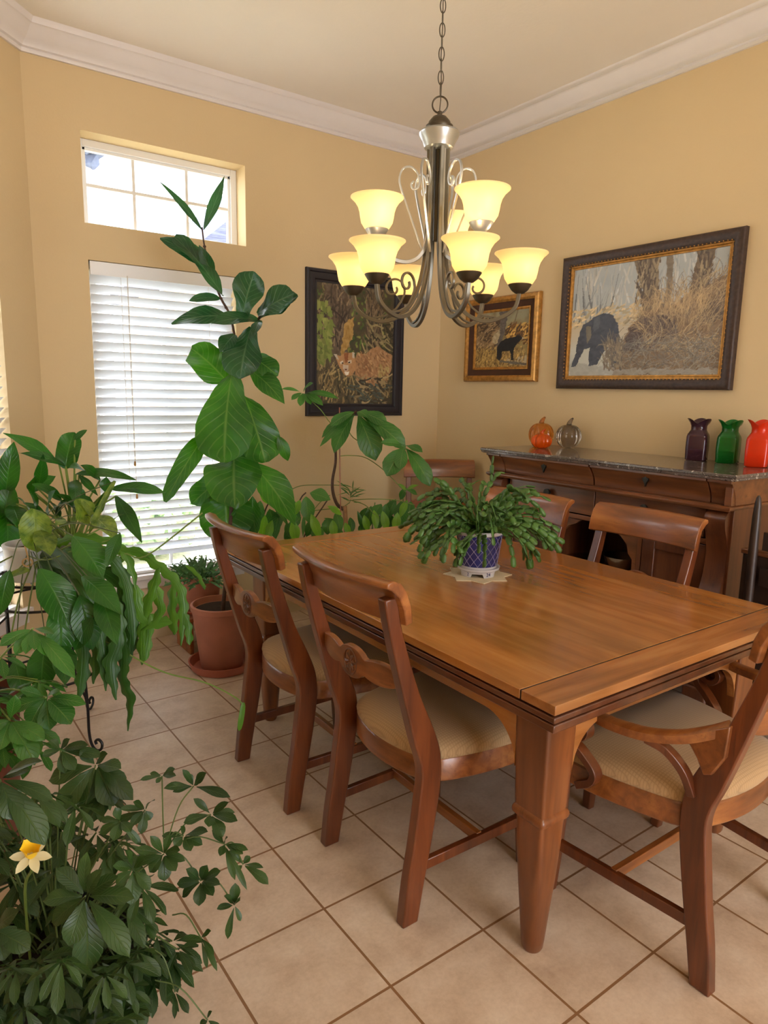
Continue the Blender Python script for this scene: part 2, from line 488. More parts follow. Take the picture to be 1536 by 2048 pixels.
bm = BM(); box(bm, CX-.3, XC+.3, BACK, YC+.3, -.12, 0); kind(obj('floor', bm, MT['tile']))
bm = BM(); box(bm, CX-.3, XC+.3, BACK, YC+.3, CEIL, CEIL+.12); kind(obj('ceiling', bm, MT['ceil']))
WT = .20
TR = (0.882, 1.749, 2.220, 2.650)            # transom opening x0 x1 z0 z1
WN = (0.890, 1.680, 0.376, 2.045)            # main window opening
fa = lambda u, d, z: (u, YC+d, z)
us = [XL-.2, TR[0], WN[0], WN[1], TR[1], XC+.15]; zs = [0, WN[2], WN[3], TR[2], TR[3], CEIL]
bm = wall_grid(us, zs, {(2, 1), (1, 3), (2, 3), (3, 3)}, fa, 0, WT); kind(obj('wall_back', bm, MT['wall'], ang=0))
bm = BM(); box(bm, XC, XC+.15, BACK, YC+.15, 0, CEIL); kind(obj('wall_right', bm, MT['wall']))
# angled bay wall: u runs from the corner towards the camera
fc = lambda u, d, z: (XL-u*cd-d*cd, YC-u*cd+d*cd, z)
us = [-.12, .248, 1.13, CLEN+.1]; zs = [0, .336, 2.045, 2.22, 2.65, CEIL]
bm = wall_grid(us, zs, {(1, 1), (1, 3)}, fc, 0, WT); kind(obj('wall_bay', bm, MT['wall'], ang=0))
fd = lambda u, d, z: (CX-d, CY-u, z)
bm = wall_grid([-.1, CY-BACK], [0, CEIL], set(), fd, 0, WT); kind(obj('wall_left', bm, MT['wall'], ang=0))

# unseen wall added behind the camera to cut light from there, wide opening left
fe = lambda u, d, z: (u, BACK-d, z)
bm = wall_grid([CX-.2, .1, 2.3, XC+.15], [0, 2.3, CEIL], {(1, 0)}, fe, 0, WT); kind(obj('wall_front_added', bm, MT['wall'], ang=0))
# crown moulding and baseboards, mitred in the corners
csec = [(0, CROWN), (.012, CROWN), (.016, CROWN+.010), (.012, CROWN+.018), (.024, CROWN+.022), (.028, CROWN+.034), (.05, CROWN+.048), (.078, CROWN+.078), (.088, CROWN+.092), (.10, CROWN+.096), (.104, CROWN+.108), (.112, CEIL), (0, CEIL)]
bsec = [(0, 0), (.016, 0), (.016, .075), (.011, .088), (.011, .094), (.005, .105), (0, .105)]
path = [(XC, BACK), (XC, YC), (XL, YC), (CX, CY), (CX, BACK)]
for nm, sec, mt in (('trim', csec, 'trim'), ('baseboard', bsec, 'base')):
    rr = molding(None, path, sec)
    for k, side in enumerate(('right', 'back', 'bay', 'left')):
        bm = BM(); loft(bm, rr[k:k+2])
        kind(obj('%s_%s' % (nm, side) if nm == 'baseboard' else 'trim_%d' % (k+1), bm, MT[mt], ang=50))

def window(n, fn, u0, u1, z0, z1, nu, nv, depth=.085, rail=True):
    """vinyl frame, muntins and one glass pane set back in the opening"""
    root = empty('window_%d' % n, fn((u0+u1)/2, depth, z0)); root['kind'] = 'structure'
    bm = BM(); f = .035
    def bx(a, b, c, d, e, g):
        P = [fn(u, dd, z) for u in (a, b) for dd in (c, d) for z in (e, g)]
        vs = [bm.verts.new(p) for p in P]
        for q in ((0, 1, 3, 2), (4, 6, 7, 5), (0, 4, 5, 1), (2, 3, 7, 6), (0, 2, 6, 4), (1, 5, 7, 3)): bm.faces.new([vs[k] for k in q])
    for a, b, c, d in ((u0, u0+f, z0, z1), (u1-f, u1, z0, z1), (u0+f, u1-f, z0, z0+f*.8), (u0+f, u1-f, z1-f, z1)):
        bx(a, b, depth-.02, depth+.03, c, d)
    for a, b, c, d in ((u0+f, u0+f+.015, z0, z1), (u1-f-.015, u1-f, z0, z1), (u0+f, u1-f, z1-f-.015, z1-f)):
        bx(a, b, depth-.008, depth+.022, c, d)
    obj('window_frame', bm, MT['vinyl'], root, bevel=.002)
    bm = BM()
    for i in range(1, nu):
        u = u0+(u1-u0)*i/nu; bx(u-.008, u+.008, depth-.004, depth+.012, z0+f*.8, z1-f)
    for j in range(1, nv):
        z = z0+(z1-z0)*j/nv; hw = .02 if (rail and j == nv//2) else .008
        bx(u0+f, u1-f, depth-.0035, depth+.0125, z-hw, z+hw)
    obj('muntin', bm, MT['vinyl'], root)
    bm = BM(); P = [fn(u0+f, depth+.005, z0+.02), fn(u1-f, depth+.005, z0+.02), fn(u1-f, depth+.005, z1-f), fn(u0+f, depth+.005, z1-f)]
    bm.faces.new([bm.verts.new(p) for p in P]); obj('pane', bm, MT['pane'], root)
    return root
window(1, fa, *TR, 3, 2, depth=.14, rail=False)
w2 = window(2, fa, *WN, 2, 4)
w3 = window(3, fc, .248, 1.13, .336, 2.045, 2, 4)
window(4, fc, .248, 1.13, 2.22, 2.65, 3, 2, depth=.14, rail=False)
for root, fn, u0, u1, z in ((w2, fa, WN[0], WN[1], WN[2]), (w3, fc, .248, 1.13, .336)):
    bm = BM()
    P = [fn(u, d, zz) for u in (u0-.03, u1+.03) for d in (-.035, .0) for zz in (z-.02, z+.004)]
    vs = [bm.verts.new(p) for p in P]
    for q in ((0, 1, 3, 2), (4, 6, 7, 5), (0, 4, 5, 1), (2, 3, 7, 6), (0, 2, 6, 4), (1, 5, 7, 3)): bm.faces.new([vs[k] for k in q])
    P = [fn(u, d, zz) for u in (u0+.001, u1-.001) for d in (.0, .07) for zz in (z+.0005, z+.004)]
    vs = [bm.verts.new(p) for p in P]
    for q in ((0, 1, 3, 2), (4, 6, 7, 5), (0, 4, 5, 1), (2, 3, 7, 6), (0, 2, 6, 4), (1, 5, 7, 3)): bm.faces.new([vs[k] for k in q])
    P = [fn(u, d, zz) for u in (u0-.02, u1+.02) for d in (-.014, .0) for zz in (z-.075, z-.02)]
    vs = [bm.verts.new(p) for p in P]
    for q in ((0, 1, 3, 2), (4, 6, 7, 5), (0, 4, 5, 1), (2, 3, 7, 6), (0, 2, 6, 4), (1, 5, 7, 3)): bm.faces.new([vs[k] for k in q])
    obj('window_sill', bm, MT['trim'], root, bevel=.003)

# horizontal blinds
def blind(fn, u0, u1, z0, z1, label, pitch=.0475, n_cord=2):
    root = empty('window_blind', fn((u0+u1)/2, .03, z0+.006), label=label, cat='blind', group='white horizontal slat blinds')
    w0, w1 = u0+.006, u1-.006
    bm = BM()
    def bx(a, b, c, d, e, g):
        P = [fn(u, dd, z) for u in (a, b) for dd in (c, d) for z in (e, g)]
        vs = [bm.verts.new(p) for p in P]
        for q in ((0, 1, 3, 2), (4, 6, 7, 5), (0, 4, 5, 1), (2, 3, 7, 6), (0, 2, 6, 4), (1, 5, 7, 3)): bm.faces.new([vs[k] for k in q])
    bx(w0, w1, -.004, .008, z1-.07, z1-.004); bx(w0, w1, .008, .05, z1-.045, z1-.004)
    obj('headrail', bm, MT['vinyl'], root, bevel=.002)
    bm = BM(); nsl = int((z1-.075-z0-.03)/pitch)
    zc = [z1-.085-pitch*k for k in range(nsl)]
    tilt = math.radians(44)
    for z in zc:
        rows = []
        for s in (-1, -.5, 0, .5, 1):
            d = .033+s*.026*math.cos(tilt); zz = z-s*.026*math.sin(tilt)+(1-s*s)*.0025
            rows.append((d, zz))
        for th in (0,):
            top = [[bm.verts.new(fn(u, d, zz)) for d, zz in rows] for u in (w0+.003, w1-.003)]
            bot = [[bm.verts.new(fn(u, d, zz-.0022)) for d, zz in rows] for u in (w0+.003, w1-.003)]
            for q in range(4):
                bm.faces.new((top[0][q], top[0][q+1], top[1][q+1], top[1][q]))
                bm.faces.new((bot[0][q+1], bot[0][q], bot[1][q], bot[1][q+1]))
            for e in (0, 1):
                bm.faces.new([*top[e], *bot[e][::-1]])
            for q in (0, 4):
                bm.faces.new((top[0][q], top[1][q], bot[1][q], bot[0][q]))
    obj('slats', bm, MT['slat'], root)
    bm = BM(); bx(w0+.002, w1-.002, .012, .054, z0+.006, z0+.022); obj('bottom_rail', bm, MT['vinyl'], root, bevel=.002)
    L = u1-u0
    for f in (.2, .8):
        bm = BM()
        for d in (.008, .058):
            tube(bm, [fn(u0+L*f, d, z1-.05), fn(u0+L*f, d, z0+.02)], .0009, 5)
        obj('ladder_cord', bm, MT['cord'], root)
    return root, bx
bl, _ = blind(fa, *WN, 'white horizontal slat blind lowered in the tall window of the back wall')
for u, zt in ((1.075, 1.02), (1.078, .84)):
    bm = BM(); tube(bm, [fa(u, -.008, WN[3]-.06), fa(u, -.006, zt)], .0012, 5); c = obj('pull_cord', bm, MT['cord'], bl)
    bm = BM(); lathe(bm, [(.002, .028), (.005, .022), (.006, .004), (.003, 0)], fa(u, -.006, zt-.028), 10); obj('tassel', bm, MT['gold'], c)
blind(fc, .248, 1.13, .336, 2.045, 'white horizontal slat blind at the left edge, in the angled bay window')

# ------------------------------------------------------------------ outside
MT['lawn'] = plain('lawn', (176, 174, 150), .95, var=.3, nscale=30)
MT['patio'] = plain('patio_concrete', (200, 196, 188), .9, var=.08, nscale=3)
MT['bush'] = plain('garden_bush', (150, 178, 130), .9, var=.25, nscale=14)
MT['paletrunk'] = plain('pale_grey_bark', (150, 146, 146), .9, var=.2, nscale=20)
MT['pinkgrey'] = plain('hazy_foliage', (84, 92, 112), .9, var=.2, nscale=20)
MT['pink'] = plain('pink_blossom', (235, 120, 150), .8, var=.2, nscale=20)
MT['brick'] = plain('pale_brick', (196, 170, 150), .9, var=.15, nscale=6)
def roofmat():
    m, nt, b = mat('grey_shingles')
    _, r = noisecol(nt, [(.35, lin(62, 66, 84)), (.65, lin(92, 96, 116))], (1, 1, 9), 4, 4)
    nt.links.new(r.outputs[0], b.inputs['Base Color']); b.inputs['Roughness'].default_value = .9
    return m
MT['roof'] = roofmat()
bm = BM(); box(bm, -14, 16, YC+WT+.05, 30, -.4, -.2); kind(obj('floor_garden', bm, MT['lawn']))
random.seed(5)
def blobs(bm, c, r, n, rr):
    for _ in range(n):
        d = V((random.gauss(0, 1), random.gauss(0, 1), random.gauss(0, .8)))
        if d.length < 1e-3: continue
        d = d.normalized()*random.random()**.4
        p = V(c)+V((d.x*r[0], d.y*r[1], d.z*r[2]))
        q = bmesh.ops.create_icosphere(bm, subdivisions=1, radius=rr*random.uniform(.6, 1.3))
        for v in q['verts']: v.co = v.co*random.uniform(.85, 1.15)+p
for i, (x, y, r, h, lb) in enumerate([(.5, 5.9, .5, .45, 'leafy green bush outside, behind the left part of the blind'), (1.9, 6.6, .6, .45, 'leafy green bush outside, behind the middle of the blind'), (3.5, 6.8, .6, .45, 'leafy green bush outside, behind the right part of the blind')]):
    bm = BM(); blobs(bm, (x, y, -.2+h*.8), (r, .4, h*.8), 240, .07)
    o = obj('garden_bush', bm, MT['bush']); tag(o, lb, 'bush', 'bushes in the garden')
bm = BM(); blobs(bm, (.98, 5.1, 1.15), (.12, .12, .25), 40, .035); pk = obj('flowering_bush', bm, MT['pink'])
tag(pk, 'pink flowering bush glimpsed outside at the left edge of the tall blind', 'bush')
bm = BM(); tube(bm, [(.98, 5.1, -.2), (1.0, 5.1, .9)], .02, 8); obj('stem', bm, MT['stemb'], pk)
hs = empty('neighbor_house', (8.2, 13.5, -.2), label='neighboring house whose grey shingled roof shows in the lower right of the transom window', cat='house')
bm = BM(); box(bm, 4.6, 13, 12.2, 17, -.2, 3.5); obj('wall', bm, MT['brick'], hs)
bm = BM(); prism(bm, [(3.9, 3.3), (13.6, 3.3), (8.8, 7.4)], 11.8, 17.4, lambda a, b, d: (a, d, b)); obj('roof', bm, MT['roof'], hs)
tr_ = empty('garden_tree', (2.0, 8.2, -.2), label='tree outside, seen through the left panes of the transom window', cat='tree')
bm = BM(); tube(bm, bez([(2.0, 8.2, -.2), (2.02, 8.2, 2), (1.95, 8.2, 4.2)], 4), .10, 10); obj('trunk', bm, MT['paletrunk'], tr_)
bm = BM(); blobs(bm, (1.75, 8.2, 4.6), (.55, .6, 1.0), 260, .12); obj('foliage', bm, MT['pinkgrey'], tr_)

# ------------------------------------------------------------------ dining table
TX0, TX1, TY0, TY1, TZ = 1.115, 2.265, .907, 2.70, .76
tb = empty('dining_table', ((TX0+TX1)/2, (TY0+TY1)/2, 0), label='large rectangular honey-brown wooden dining table with reeded edge, plant on top', cat='table')
J = .102
def hbox(x0, x1, y0, y1, z0, z1):
    bm = BM(); box(bm, x0, x1, y0, y1, z0, z1); return bm
obj('tabletop', hbox(TX0, TX1, TY0+J+.0025, TY1-J-.0025, .737, TZ), MT['wood_tbl'], tb, bevel=.0015)
for a, b in ((TY0, TY0+J-.0025), (TY1-J+.0025, TY1)):
    obj('breadboard_end', hbox(TX0, TX1, a, b, .737, TZ), MT['wood_tblx'], tb, bevel=.0015)
for yj in (TY0+J, TY1-J):
    obj('joint_shade_strip', hbox(TX0+.002, TX1-.002, yj-.0026, yj+.0026, .736, TZ-.0015), MT['groove'], tb)  # dark strip laid in the gap, its colour stands in for shade
bm = BM()
for ins, z0, z1 in ((.009, .730, .737), (.002, .716, .730), (.010, .711, .716), (.004, .692, .711)):
    box(bm, TX0+ins, TX1-ins, TY0+ins, TY1-ins, z0, z1)
obj('reeded_edge', bm, MT['wood_edge'], tb, bevel=.0028)
def apron(u0, u1, fixed, along):
    """arched apron board between two legs"""
    n = 12; poly = [(u0, .692), (u1, .692)]
    def br(u, s):                     # bracket curve next to the leg
        pts = []
        for k in range(n+1):
            t = k/n*PI/2; pts.append((u+s*(.115*(1-math.cos(t))), .50+.115*math.sin(t)))
        return pts
    b1 = br(u1, -1); b0 = br(u0, 1)[::-1]
    poly += b1+b0
    bm = BM()
    if along == 'y': prism(bm, poly, fixed, fixed+.022, lambda a, b, d: (d, a, b))
    else: prism(bm, poly, fixed, fixed+.022, lambda a, b, d: (a, d, b))
    return bm
LX0, LX1, LY0, LY1, LH = 1.252, 2.128, 1.044, 2.563, .054
obj('apron', apron(LY0+LH, LY1-LH, LX0-.045, 'y'), MT['wood_tbl'], tb)
obj('apron', apron(LY0+LH, LY1-LH, LX1+.023, 'y'), MT['wood_tbl'], tb)
obj('apron', apron(LX0+LH, LX1-LH, LY0-.045, 'x'), MT['wood_tblx'], tb)
obj('apron', apron(LX0+LH, LX1-LH, LY1+.023, 'x'), MT['wood_tblx'], tb)
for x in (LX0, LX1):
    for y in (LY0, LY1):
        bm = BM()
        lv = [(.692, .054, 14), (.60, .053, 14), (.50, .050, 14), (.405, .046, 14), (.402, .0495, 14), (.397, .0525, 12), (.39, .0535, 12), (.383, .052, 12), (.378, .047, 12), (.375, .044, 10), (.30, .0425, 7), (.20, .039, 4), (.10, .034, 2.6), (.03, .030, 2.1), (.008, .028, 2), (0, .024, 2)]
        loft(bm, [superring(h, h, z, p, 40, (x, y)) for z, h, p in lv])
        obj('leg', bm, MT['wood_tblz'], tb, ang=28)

# ------------------------------------------------------------------ chairs
POST = [(-.25, 0), (-.238, .12), (-.222, .22), (-.207, .34), (-.199, .42), (-.206, .47), (-.227, .53), (-.262, .65), (-.298, .78), (-.318, .86), (-.331, .928),
        (-.293, .932), (-.280, .86), (-.256, .78), (-.215, .665), (-.175, .58), (-.146, .51), (-.135, .46), (-.134, .39), (-.146, .3), (-.163, .2), (-.182, .1), (-.199, 0)]
def smooth_poly(p, n=3):
    k = 11
    a = bez([(y, z, 0) for y, z in p[:k]], n); b = bez([(y, z, 0) for y, z in p[k:]], n)
    return [(v.x, v.y) for v in a]+[(v.x, v.y) for v in b]
PP = smooth_poly(POST)
def seat_outline(hb, hf, yb, yf, n=14, grow=0.0):
    """rounded trapezoid with bowed back, sides and front"""
    P = []
    c = [(-hb, yb), (hb, yb), (hf, yf), (-hf, yf)]
    bow = (.045, .02, .022, .02)
    for k in range(4):
        a, b = V(c[k]), V(c[(k+1) % 4]); d = b-a; nn = V((d.y, -d.x)).normalized()
        for i in range(n):
            t = (i+.5)/n
            q = a.lerp(b, t)+nn*(bow[k]*(1-(2*t-1)**2))
            P.append(q)
    # soften the corners
    for _ in range(2):
        P = [(P[i-1]+P[i]*2+P[(i+1) % len(P)])/4 for i in range(len(P))]
    cc = V((0, (yb+yf)/2))
    return [cc+(p-cc)*(1+grow) for p in P]
def build_chair(name, label, group, arms=False):
    root = empty(name, (0, 0, 0), label=label, cat='chair', group=group)
    px, hb, hf, yb, yf = (.203, .19, .245, -.145, .235) if not arms else (.225, .215, .30, -.15, .24)
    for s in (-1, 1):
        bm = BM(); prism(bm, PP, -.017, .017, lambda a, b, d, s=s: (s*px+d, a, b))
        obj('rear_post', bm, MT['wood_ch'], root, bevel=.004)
    # crest rail: bowed in plan, rolled over backwards
    sec = [(-.336, .974), (-.318, .979), (-.296, .970), (-.277, .945), (-.264, .910), (-.258, .866), (-.277, .860), (-.284, .90), (-.299, .934), (-.322, .955), (-.337, .962)]
    bm = BM(); rings = []; L = px+.034
    for i in range(17):
        x = -L+2*L*i/16; dy = -.036*(1-(x/L)**2)
        rings.append([(x, y+dy, z) for y, z in sec])
    loft(bm, rings); obj('crest_rail', bm, MT['wood_chx'], root, ang=45, bevel=.003)
    # carved cross rail with a rosette
    bm = BM(); rings = []
    X = px-.014
    for i in range(49):
        x = -X+2*X*i/48; t = abs(x)/X
        hh = .021+.010*max(0, 1-(t-.62)**2/.09) if t > .3 else .028
        if t < .26: hh = .044*math.sqrt(max(0, 1-(t/.36)**2))
        if .26 <= t < .30: hh = .025
        y = -.246-.030*(1-t*t); z = .692
        rings.append([(x, y-.009, z+hh), (x, y+.009, z+hh+.001), (x, y+.009, z-hh), (x, y-.009, z-hh)])
    loft(bm, rings); cr = obj('cross_rail', bm, MT['wood_chx'], root, ang=50, bevel=.0015)
    for s in (-1, 1):
        bm = BM(); yy = -.276+s*.0095
        tube(bm, [(.030*math.cos(a), yy, .692+.036*math.sin(a)) for a in [2*PI*k/28 for k in range(29)]], .0022, 6)
        for k in range(8):
            a = 2*PI*k/8
            tube(bm, [(.005*math.cos(a), yy, .692+.006*math.sin(a)), (.016*math.cos(a+.25), yy, .692+.019*math.sin(a+.25)), (.025*math.cos(a), yy, .692+.030*math.sin(a))], [.002, .0055, .002], 6)
        obj('rosette', bm, MT['wood_edge'], cr)
    # seat frame
    o = seat_outline(hb, hf, yb, yf)
    bm = BM(); loft(bm, [[(p.x, p.y, z) for p in seat_outline(hb, hf, yb, yf, grow=g)] for z, g in ((.376, -.01), (.380, 0), (.436, 0), (.441, -.012))])
    obj('seat_rail', bm, MT['wood_chx'], root, ang=30)
    bm = BM()
    prof = [(.440, -.03), (.447, -.008), (.458, .004), (.470, -.004), (.482, -.05), (.492, -.14), (.499, -.30), (.504, -.55), (.506, -.80), (.506, -.99)]
    loft(bm, [[(p.x, p.y, z) for p in seat_outline(hb, hf, yb, yf, grow=g)] for z, g in prof])
    bmesh.ops.translate(bm, verts=bm.verts, vec=(0, 0, -.004))
    obj('seat_cushion', bm, MT['fabric'], root, ang=80)
    fx, fy = hf-.034, yf-.03
    for s in (-1, 1):
        bm = BM()
        loft(bm, [superring(h, h, z, 8, 16, (s*fx, fy+dy)) for z, h, dy in ((0, .015, .012), (.1, .018, .006), (.25, .021, 0), (.40, .024, 0))])
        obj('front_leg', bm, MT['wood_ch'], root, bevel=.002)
    for s in (-1, 1):
        bm = BM(); a = V((s*px, -.19, .155)); b = V((s*fx, fy, .155))
        tube(bm, [a, b], 1, up=(0, 0, 1), sec=[(.015, .009), (-.015, .009), (-.015, -.009), (.015, -.009)])
        obj('stretcher', bm, MT['wood_ch'], root, bevel=.002)
    bm = BM(); q = (px+fx)/2
    tube(bm, [(-q, .03, .158), (q, .03, .158)], 1, up=(0, 0, 1), sec=[(.015, .009), (-.015, .009), (-.015, -.009), (.015, -.009)])
    obj('stretcher', bm, MT['wood_chx'], root, bevel=.002)
    if arms:
        for s in (-1, 1):
            bm = BM()
            c = bez([(s*.222, -.225, .685), (s*.245, -.19, .662), (s*.272, -.135, .635), (s*.297, -.06, .616), (s*.312, .02, .611), (s*.318, .07, .614), (s*.318, .112, .612)], 5)
            wd = [1+.5*math.sin(PI*min(1, i/(len(c)-1)*1.1)) for i in range(len(c))]
            rings = []
            for p, k, (t, n, b2) in zip(c, wd, frames(c, (0, 0, 1))):
                rings.append([p+n*a1+b2*(b1*k) for a1, b1 in ((.010, .014), (.013, .008), (.013, -.008), (.010, -.014), (-.010, -.014), (-.012, 0), (-.010, .014))])
            loft(bm, rings); ar = obj('armrest', bm, MT['wood_chx'], root, ang=50)
            bm = BM(); prism(bm, [(-.235, .697), (-.195, .672), (-.15, .648), (-.128, .632), (-.15, .612), (-.168, .590), (-.186, .556), (-.205, .565), (-.232, .62)], s*.231, s*.256, lambda a, b, d: (d, a, b)); obj('arm_bracket', bm, MT['wood_chx'], root, bevel=.003)
            # scroll front support
            pts = []
            for k in range(30):
                t = k/29; a = PI*.5-2.4*PI*t; r = .044*(1-.78*t)
                pts.append((s*.318, .112+r*math.cos(a), .568+r*math.sin(a)))
            pts = pts[::-1]
            bm = BM(); tube(bm, pts, 1, up=(1, 0, 0), sec=[(.016, .008), (-.016, .008), (-.016, -.008), (.016, -.008)])
            obj('arm_scroll', bm, MT['wood_ch'], root, bevel=.002)
            bm = BM()
            tube(bm, bez([(s*.318, .12, .611), (s*.318, .158, .575), (s*.316, .154, .525), (s*.306, .11, .49), (s*.297, .075, .45), (s*.292, .085, .415), (s*.288, .13, .385)], 5), 1, up=(1, 0, 0), sec=[(.016, .010), (-.016, .010), (-.016, -.010), (.016, -.010)])
            obj('arm_support', bm, MT['wood_ch'], root, bevel=.002)
            bm = BM()
            tube(bm, bez([(s*.296, -.06, .607), (s*.278, -.105, .59), (s*.256, -.14, .545), (s*.236, -.158, .485)], 6), 1, up=(1, 0, 0), sec=[(.012, .010), (-.012, .010), (-.012, -.010), (.012, -.010)])
            obj('arm_brace', bm, MT['wood_ch'], root, bevel=.002)
    return root
G = 'matching dining chairs around the table'
c1 = build_chair('dining_chair', 'brown wooden dining chair nearest on the left side of the table, rosette in its back', G)
c1.location = (1.257, 1.4975, 0); c1.rotation_euler.z = -PI/2
spots = [((1.235, 2.118, 0), -PI/2, 'brown wooden dining chair at the table beside the terracotta pots, rosette in its back'),
         ((2.10, 1.572, 0), PI/2, 'brown wooden dining chair on the sideboard side, its rolled back fully visible'),
         ((2.04, 2.14, 0), PI/2, 'brown wooden dining chair on the sideboard side, half hidden by the cactus on the table'),
         ((2.80, 3.25, 0), PI-.566, 'brown wooden dining chair in the far corner between back wall and sideboard')]
for loc, rz, lb in spots:
    c = copy_tree(c1); c.location = loc; c.rotation_euler.z = rz; c['label'] = lb
ac = build_chair('armchair', 'wooden armchair with scrolled arms at the near end of the table, right foreground', None, arms=True)
ac.location = (1.725, .944, 0)

# ------------------------------------------------------------------ sideboard
sb = empty('sideboard', (2.94, 2.075, 0), label='long dark-brown wooden sideboard with black marble top against the right wall', cat='sideboard')
SY0, SY1, SX, SZ = 1.36, 2.79, 2.65, 1.125
def bx_(x0, x1, y0, y1, z0, z1, nm, m, bev=.002, par=sb):
    return obj(nm, hbox(x0, x1, y0, y1, z0, z1), MT[m], par, bevel=bev)
bm = BM(); loft(bm, [[(x, y, z) for x, y in ((SX+i, SY0+i), (3.2, SY0+i), (3.2, SY1-i), (SX+i, SY1-i))] for z, i in ((1.098, .012), (1.101, .006), (1.110, .004), (1.114, 0), (1.121, 0), (1.125, .004))])
obj('marble_top', bm, MT['marble'], sb, ang=25)
def ogee(y0, y1, x, nm, mt, zt=1.098, zb=.995, par=sb, proj=.038):
    """frieze block with a concave cyma face"""
    pr = [(x, zt), (x, zt-.012)]
    for k in range(9):
        t = k/8; pr.append((x+.010+proj*(math.sin(t*PI/2)), zt-.014-(zt-zb-.02)*t))
    pr += [(x+.012+proj, zb), (x+.20, zb), (x+.20, zt)]
    bm = BM(); prism(bm, pr, y0, y1, lambda a, b, d: (a, d, b)); return obj(nm, bm, MT[mt], par, ang=30, bevel=.0015)
fx_ = SX+.022
# carcass: two sides, back, dividers and shelves
for a, b in ((SY0+.035, SY0+.06), (SY1-.06, SY1-.035)):
    bx_(fx_+.06, 3.19, a, b, .10, 1.097, 'side_panel', 'wood_sbz')
bx_(3.17, 3.19, SY0+.06, SY1-.06, .10, 1.097, 'back_panel', 'wood_sbz')
dm = 2.072
dr = []
for y0, y1 in ((SY0+.134, dm-.005), (dm+.005, SY1-.134)):
    d = ogee(y0, y1, fx_, 'drawer', 'wood_sb'); dr.append(d)
    # keyhole escutcheon
    yc = (y0+y1)/2; bm = BM()
    prism(bm, [(0, .020), (.010, .012), (.016, .014), (.013, .002), (.006, -.006), (0, -.026), (-.006, -.006), (-.013, .002), (-.016, .014), (-.010, .012)], fx_+.018, fx_+.030, lambda a, b, dd: (dd, yc+a, 1.053+b))
    obj('escutcheon', bm, MT['brass'], d)
for y0, y1 in ((SY0+.028, SY0+.128), (SY1-.128, SY1-.028)):
    ogee(y0, y1, fx_, 'frieze_block', 'wood_sb')
# returns of the frieze on the visible end
bm = BM(); box(bm, fx_+.02, 3.19, SY0+.03, SY0+.06, .995, 1.098); obj('frieze_return', bm, MT['wood_sb'], sb, bevel=.002)
bm = BM(); loft(bm, [[(fx_+i, SY0+.022+i, z), (3.19, SY0+.022+i, z), (3.19, SY1-.022-i, z), (fx_+i, SY1-.022-i, z)] for z, i in ((.972, .016), (.978, .008), (.984, .004), (.990, .004), (.995, .012))])
obj('cornice', bm, MT['wood_sb'], sb, ang=25)
fx2 = SX+.085
for y0, y1 in ((SY0+.155, dm-.003), (dm+.003, SY1-.155)):
    d = bx_(fx2, fx2+.022, y0, y1, .845, .970, 'drawer', 'wood_sb')
    yc = (y0+y1)/2
    bm = BM(); tube(bm, [(fx2, yc, .925), (fx2-.012, yc, .925), (fx2-.016, yc, .925), (fx2-.024, yc, .925), (fx2-.027, yc, .925)], [.009, .007, .020, .020, .012], 16)
    obj('knob', bm, MT['brass'], d)
bx_(fx2+.004, 3.17, SY0+.06, SY1-.06, .815, .838, 'rail', 'wood_sb')
bx_(fx2+.01, 3.17, SY0+.06, SY1-.06, .20, .232, 'bottom_shelf', 'wood_sb')
# doors left and right, open arched niche in the middle
for y0, y1 in ((SY0+.13, 1.80), (2.34, SY1-.13)):
    d = empty('door', ((fx2+.01), (y0+y1)/2, .235)); d.parent = sb; d.location = V((fx2+.01, (y0+y1)/2, .235))-sb.location
    st = .062
    bm = BM()
    for a, b, c, e in ((y0, y0+st, .236, .812), (y1-st, y1, .236, .812), (y0+st, y1-st, .236, .30), (y0+st, y1-st, .75, .812)):
        box(bm, fx2+.003, fx2+.023, a, b, c, e)
    obj('door_frame', bm, MT['wood_sbz'], d, bevel=.002)
    bm = BM(); box(bm, fx2+.014, fx2+.020, y0+st, y1-st, .30, .75); obj('door_panel', bm, MT['wood_sbz'], d)
for a, b in ((1.805, 1.828), (2.312, 2.335)):
    bx_(fx2+.006, 3.17, a, b, .232, .815, 'divider', 'wood_sbz')
for s, y in ((1, 1.828), (-1, 2.312)):
    poly = [(0, .812), (.16, .812), (.13, .790), (.09, .775), (.055, .74), (.045, .70), (.022, .675), (.020, .60), (.0, .57)]
    bm = BM(); prism(bm, poly, fx2+.008, fx2+.024, lambda a, b, d, s=s, y=y: (d, y+s*a, b)); obj('bracket', bm, MT['wood_sb'], sb)
bx_(fx2+.03, 3.17, 1.828, 2.312, .56, .578, 'niche_shelf', 'wood_sb')
# scrolled columns at the front corners
for y0 in (SY0+.047, SY1-.135):
    cpts = bez([(fx2+.015, 0, .960), (fx2-.02, 0, .968), (fx2-.044, 0, .94), (fx2-.038, 0, .90), (fx2-.018, 0, .85), (fx2-.004, 0, .78), (fx2-.012, 0, .70), (fx2-.030, 0, .64), (fx2-.05, 0, .60), (fx2-.068, 0, .595), (fx2-.070, 0, .58)], 5)
    poly = [(p.x, p.z) for p in cpts]+[(fx2+.02, .58), (fx2+.03, .96)]
    bm = BM(); prism(bm, poly, y0, y0+.088, lambda a, b, d: (a, d, b)); obj('column', bm, MT['wood_sbz'], sb, ang=50)
    bm = BM(); box(bm, fx2-.06, fx2+.03, y0-.004, y0+.092, .22, .58); obj('lower_pillar', bm, MT['wood_sbz'], sb, bevel=.003)
    bm = BM(); box(bm, fx2-.075, fx2+.05, y0-.01, y0+.098, .0, .22)
    obj('foot', bm, MT['wood_sbz'], sb, bevel=.01)
for y0 in (SY0+.04, SY1-.10):
    bx_(3.10, 3.19, y0, y0+.06, 0, .10, 'foot', 'wood_sbz')

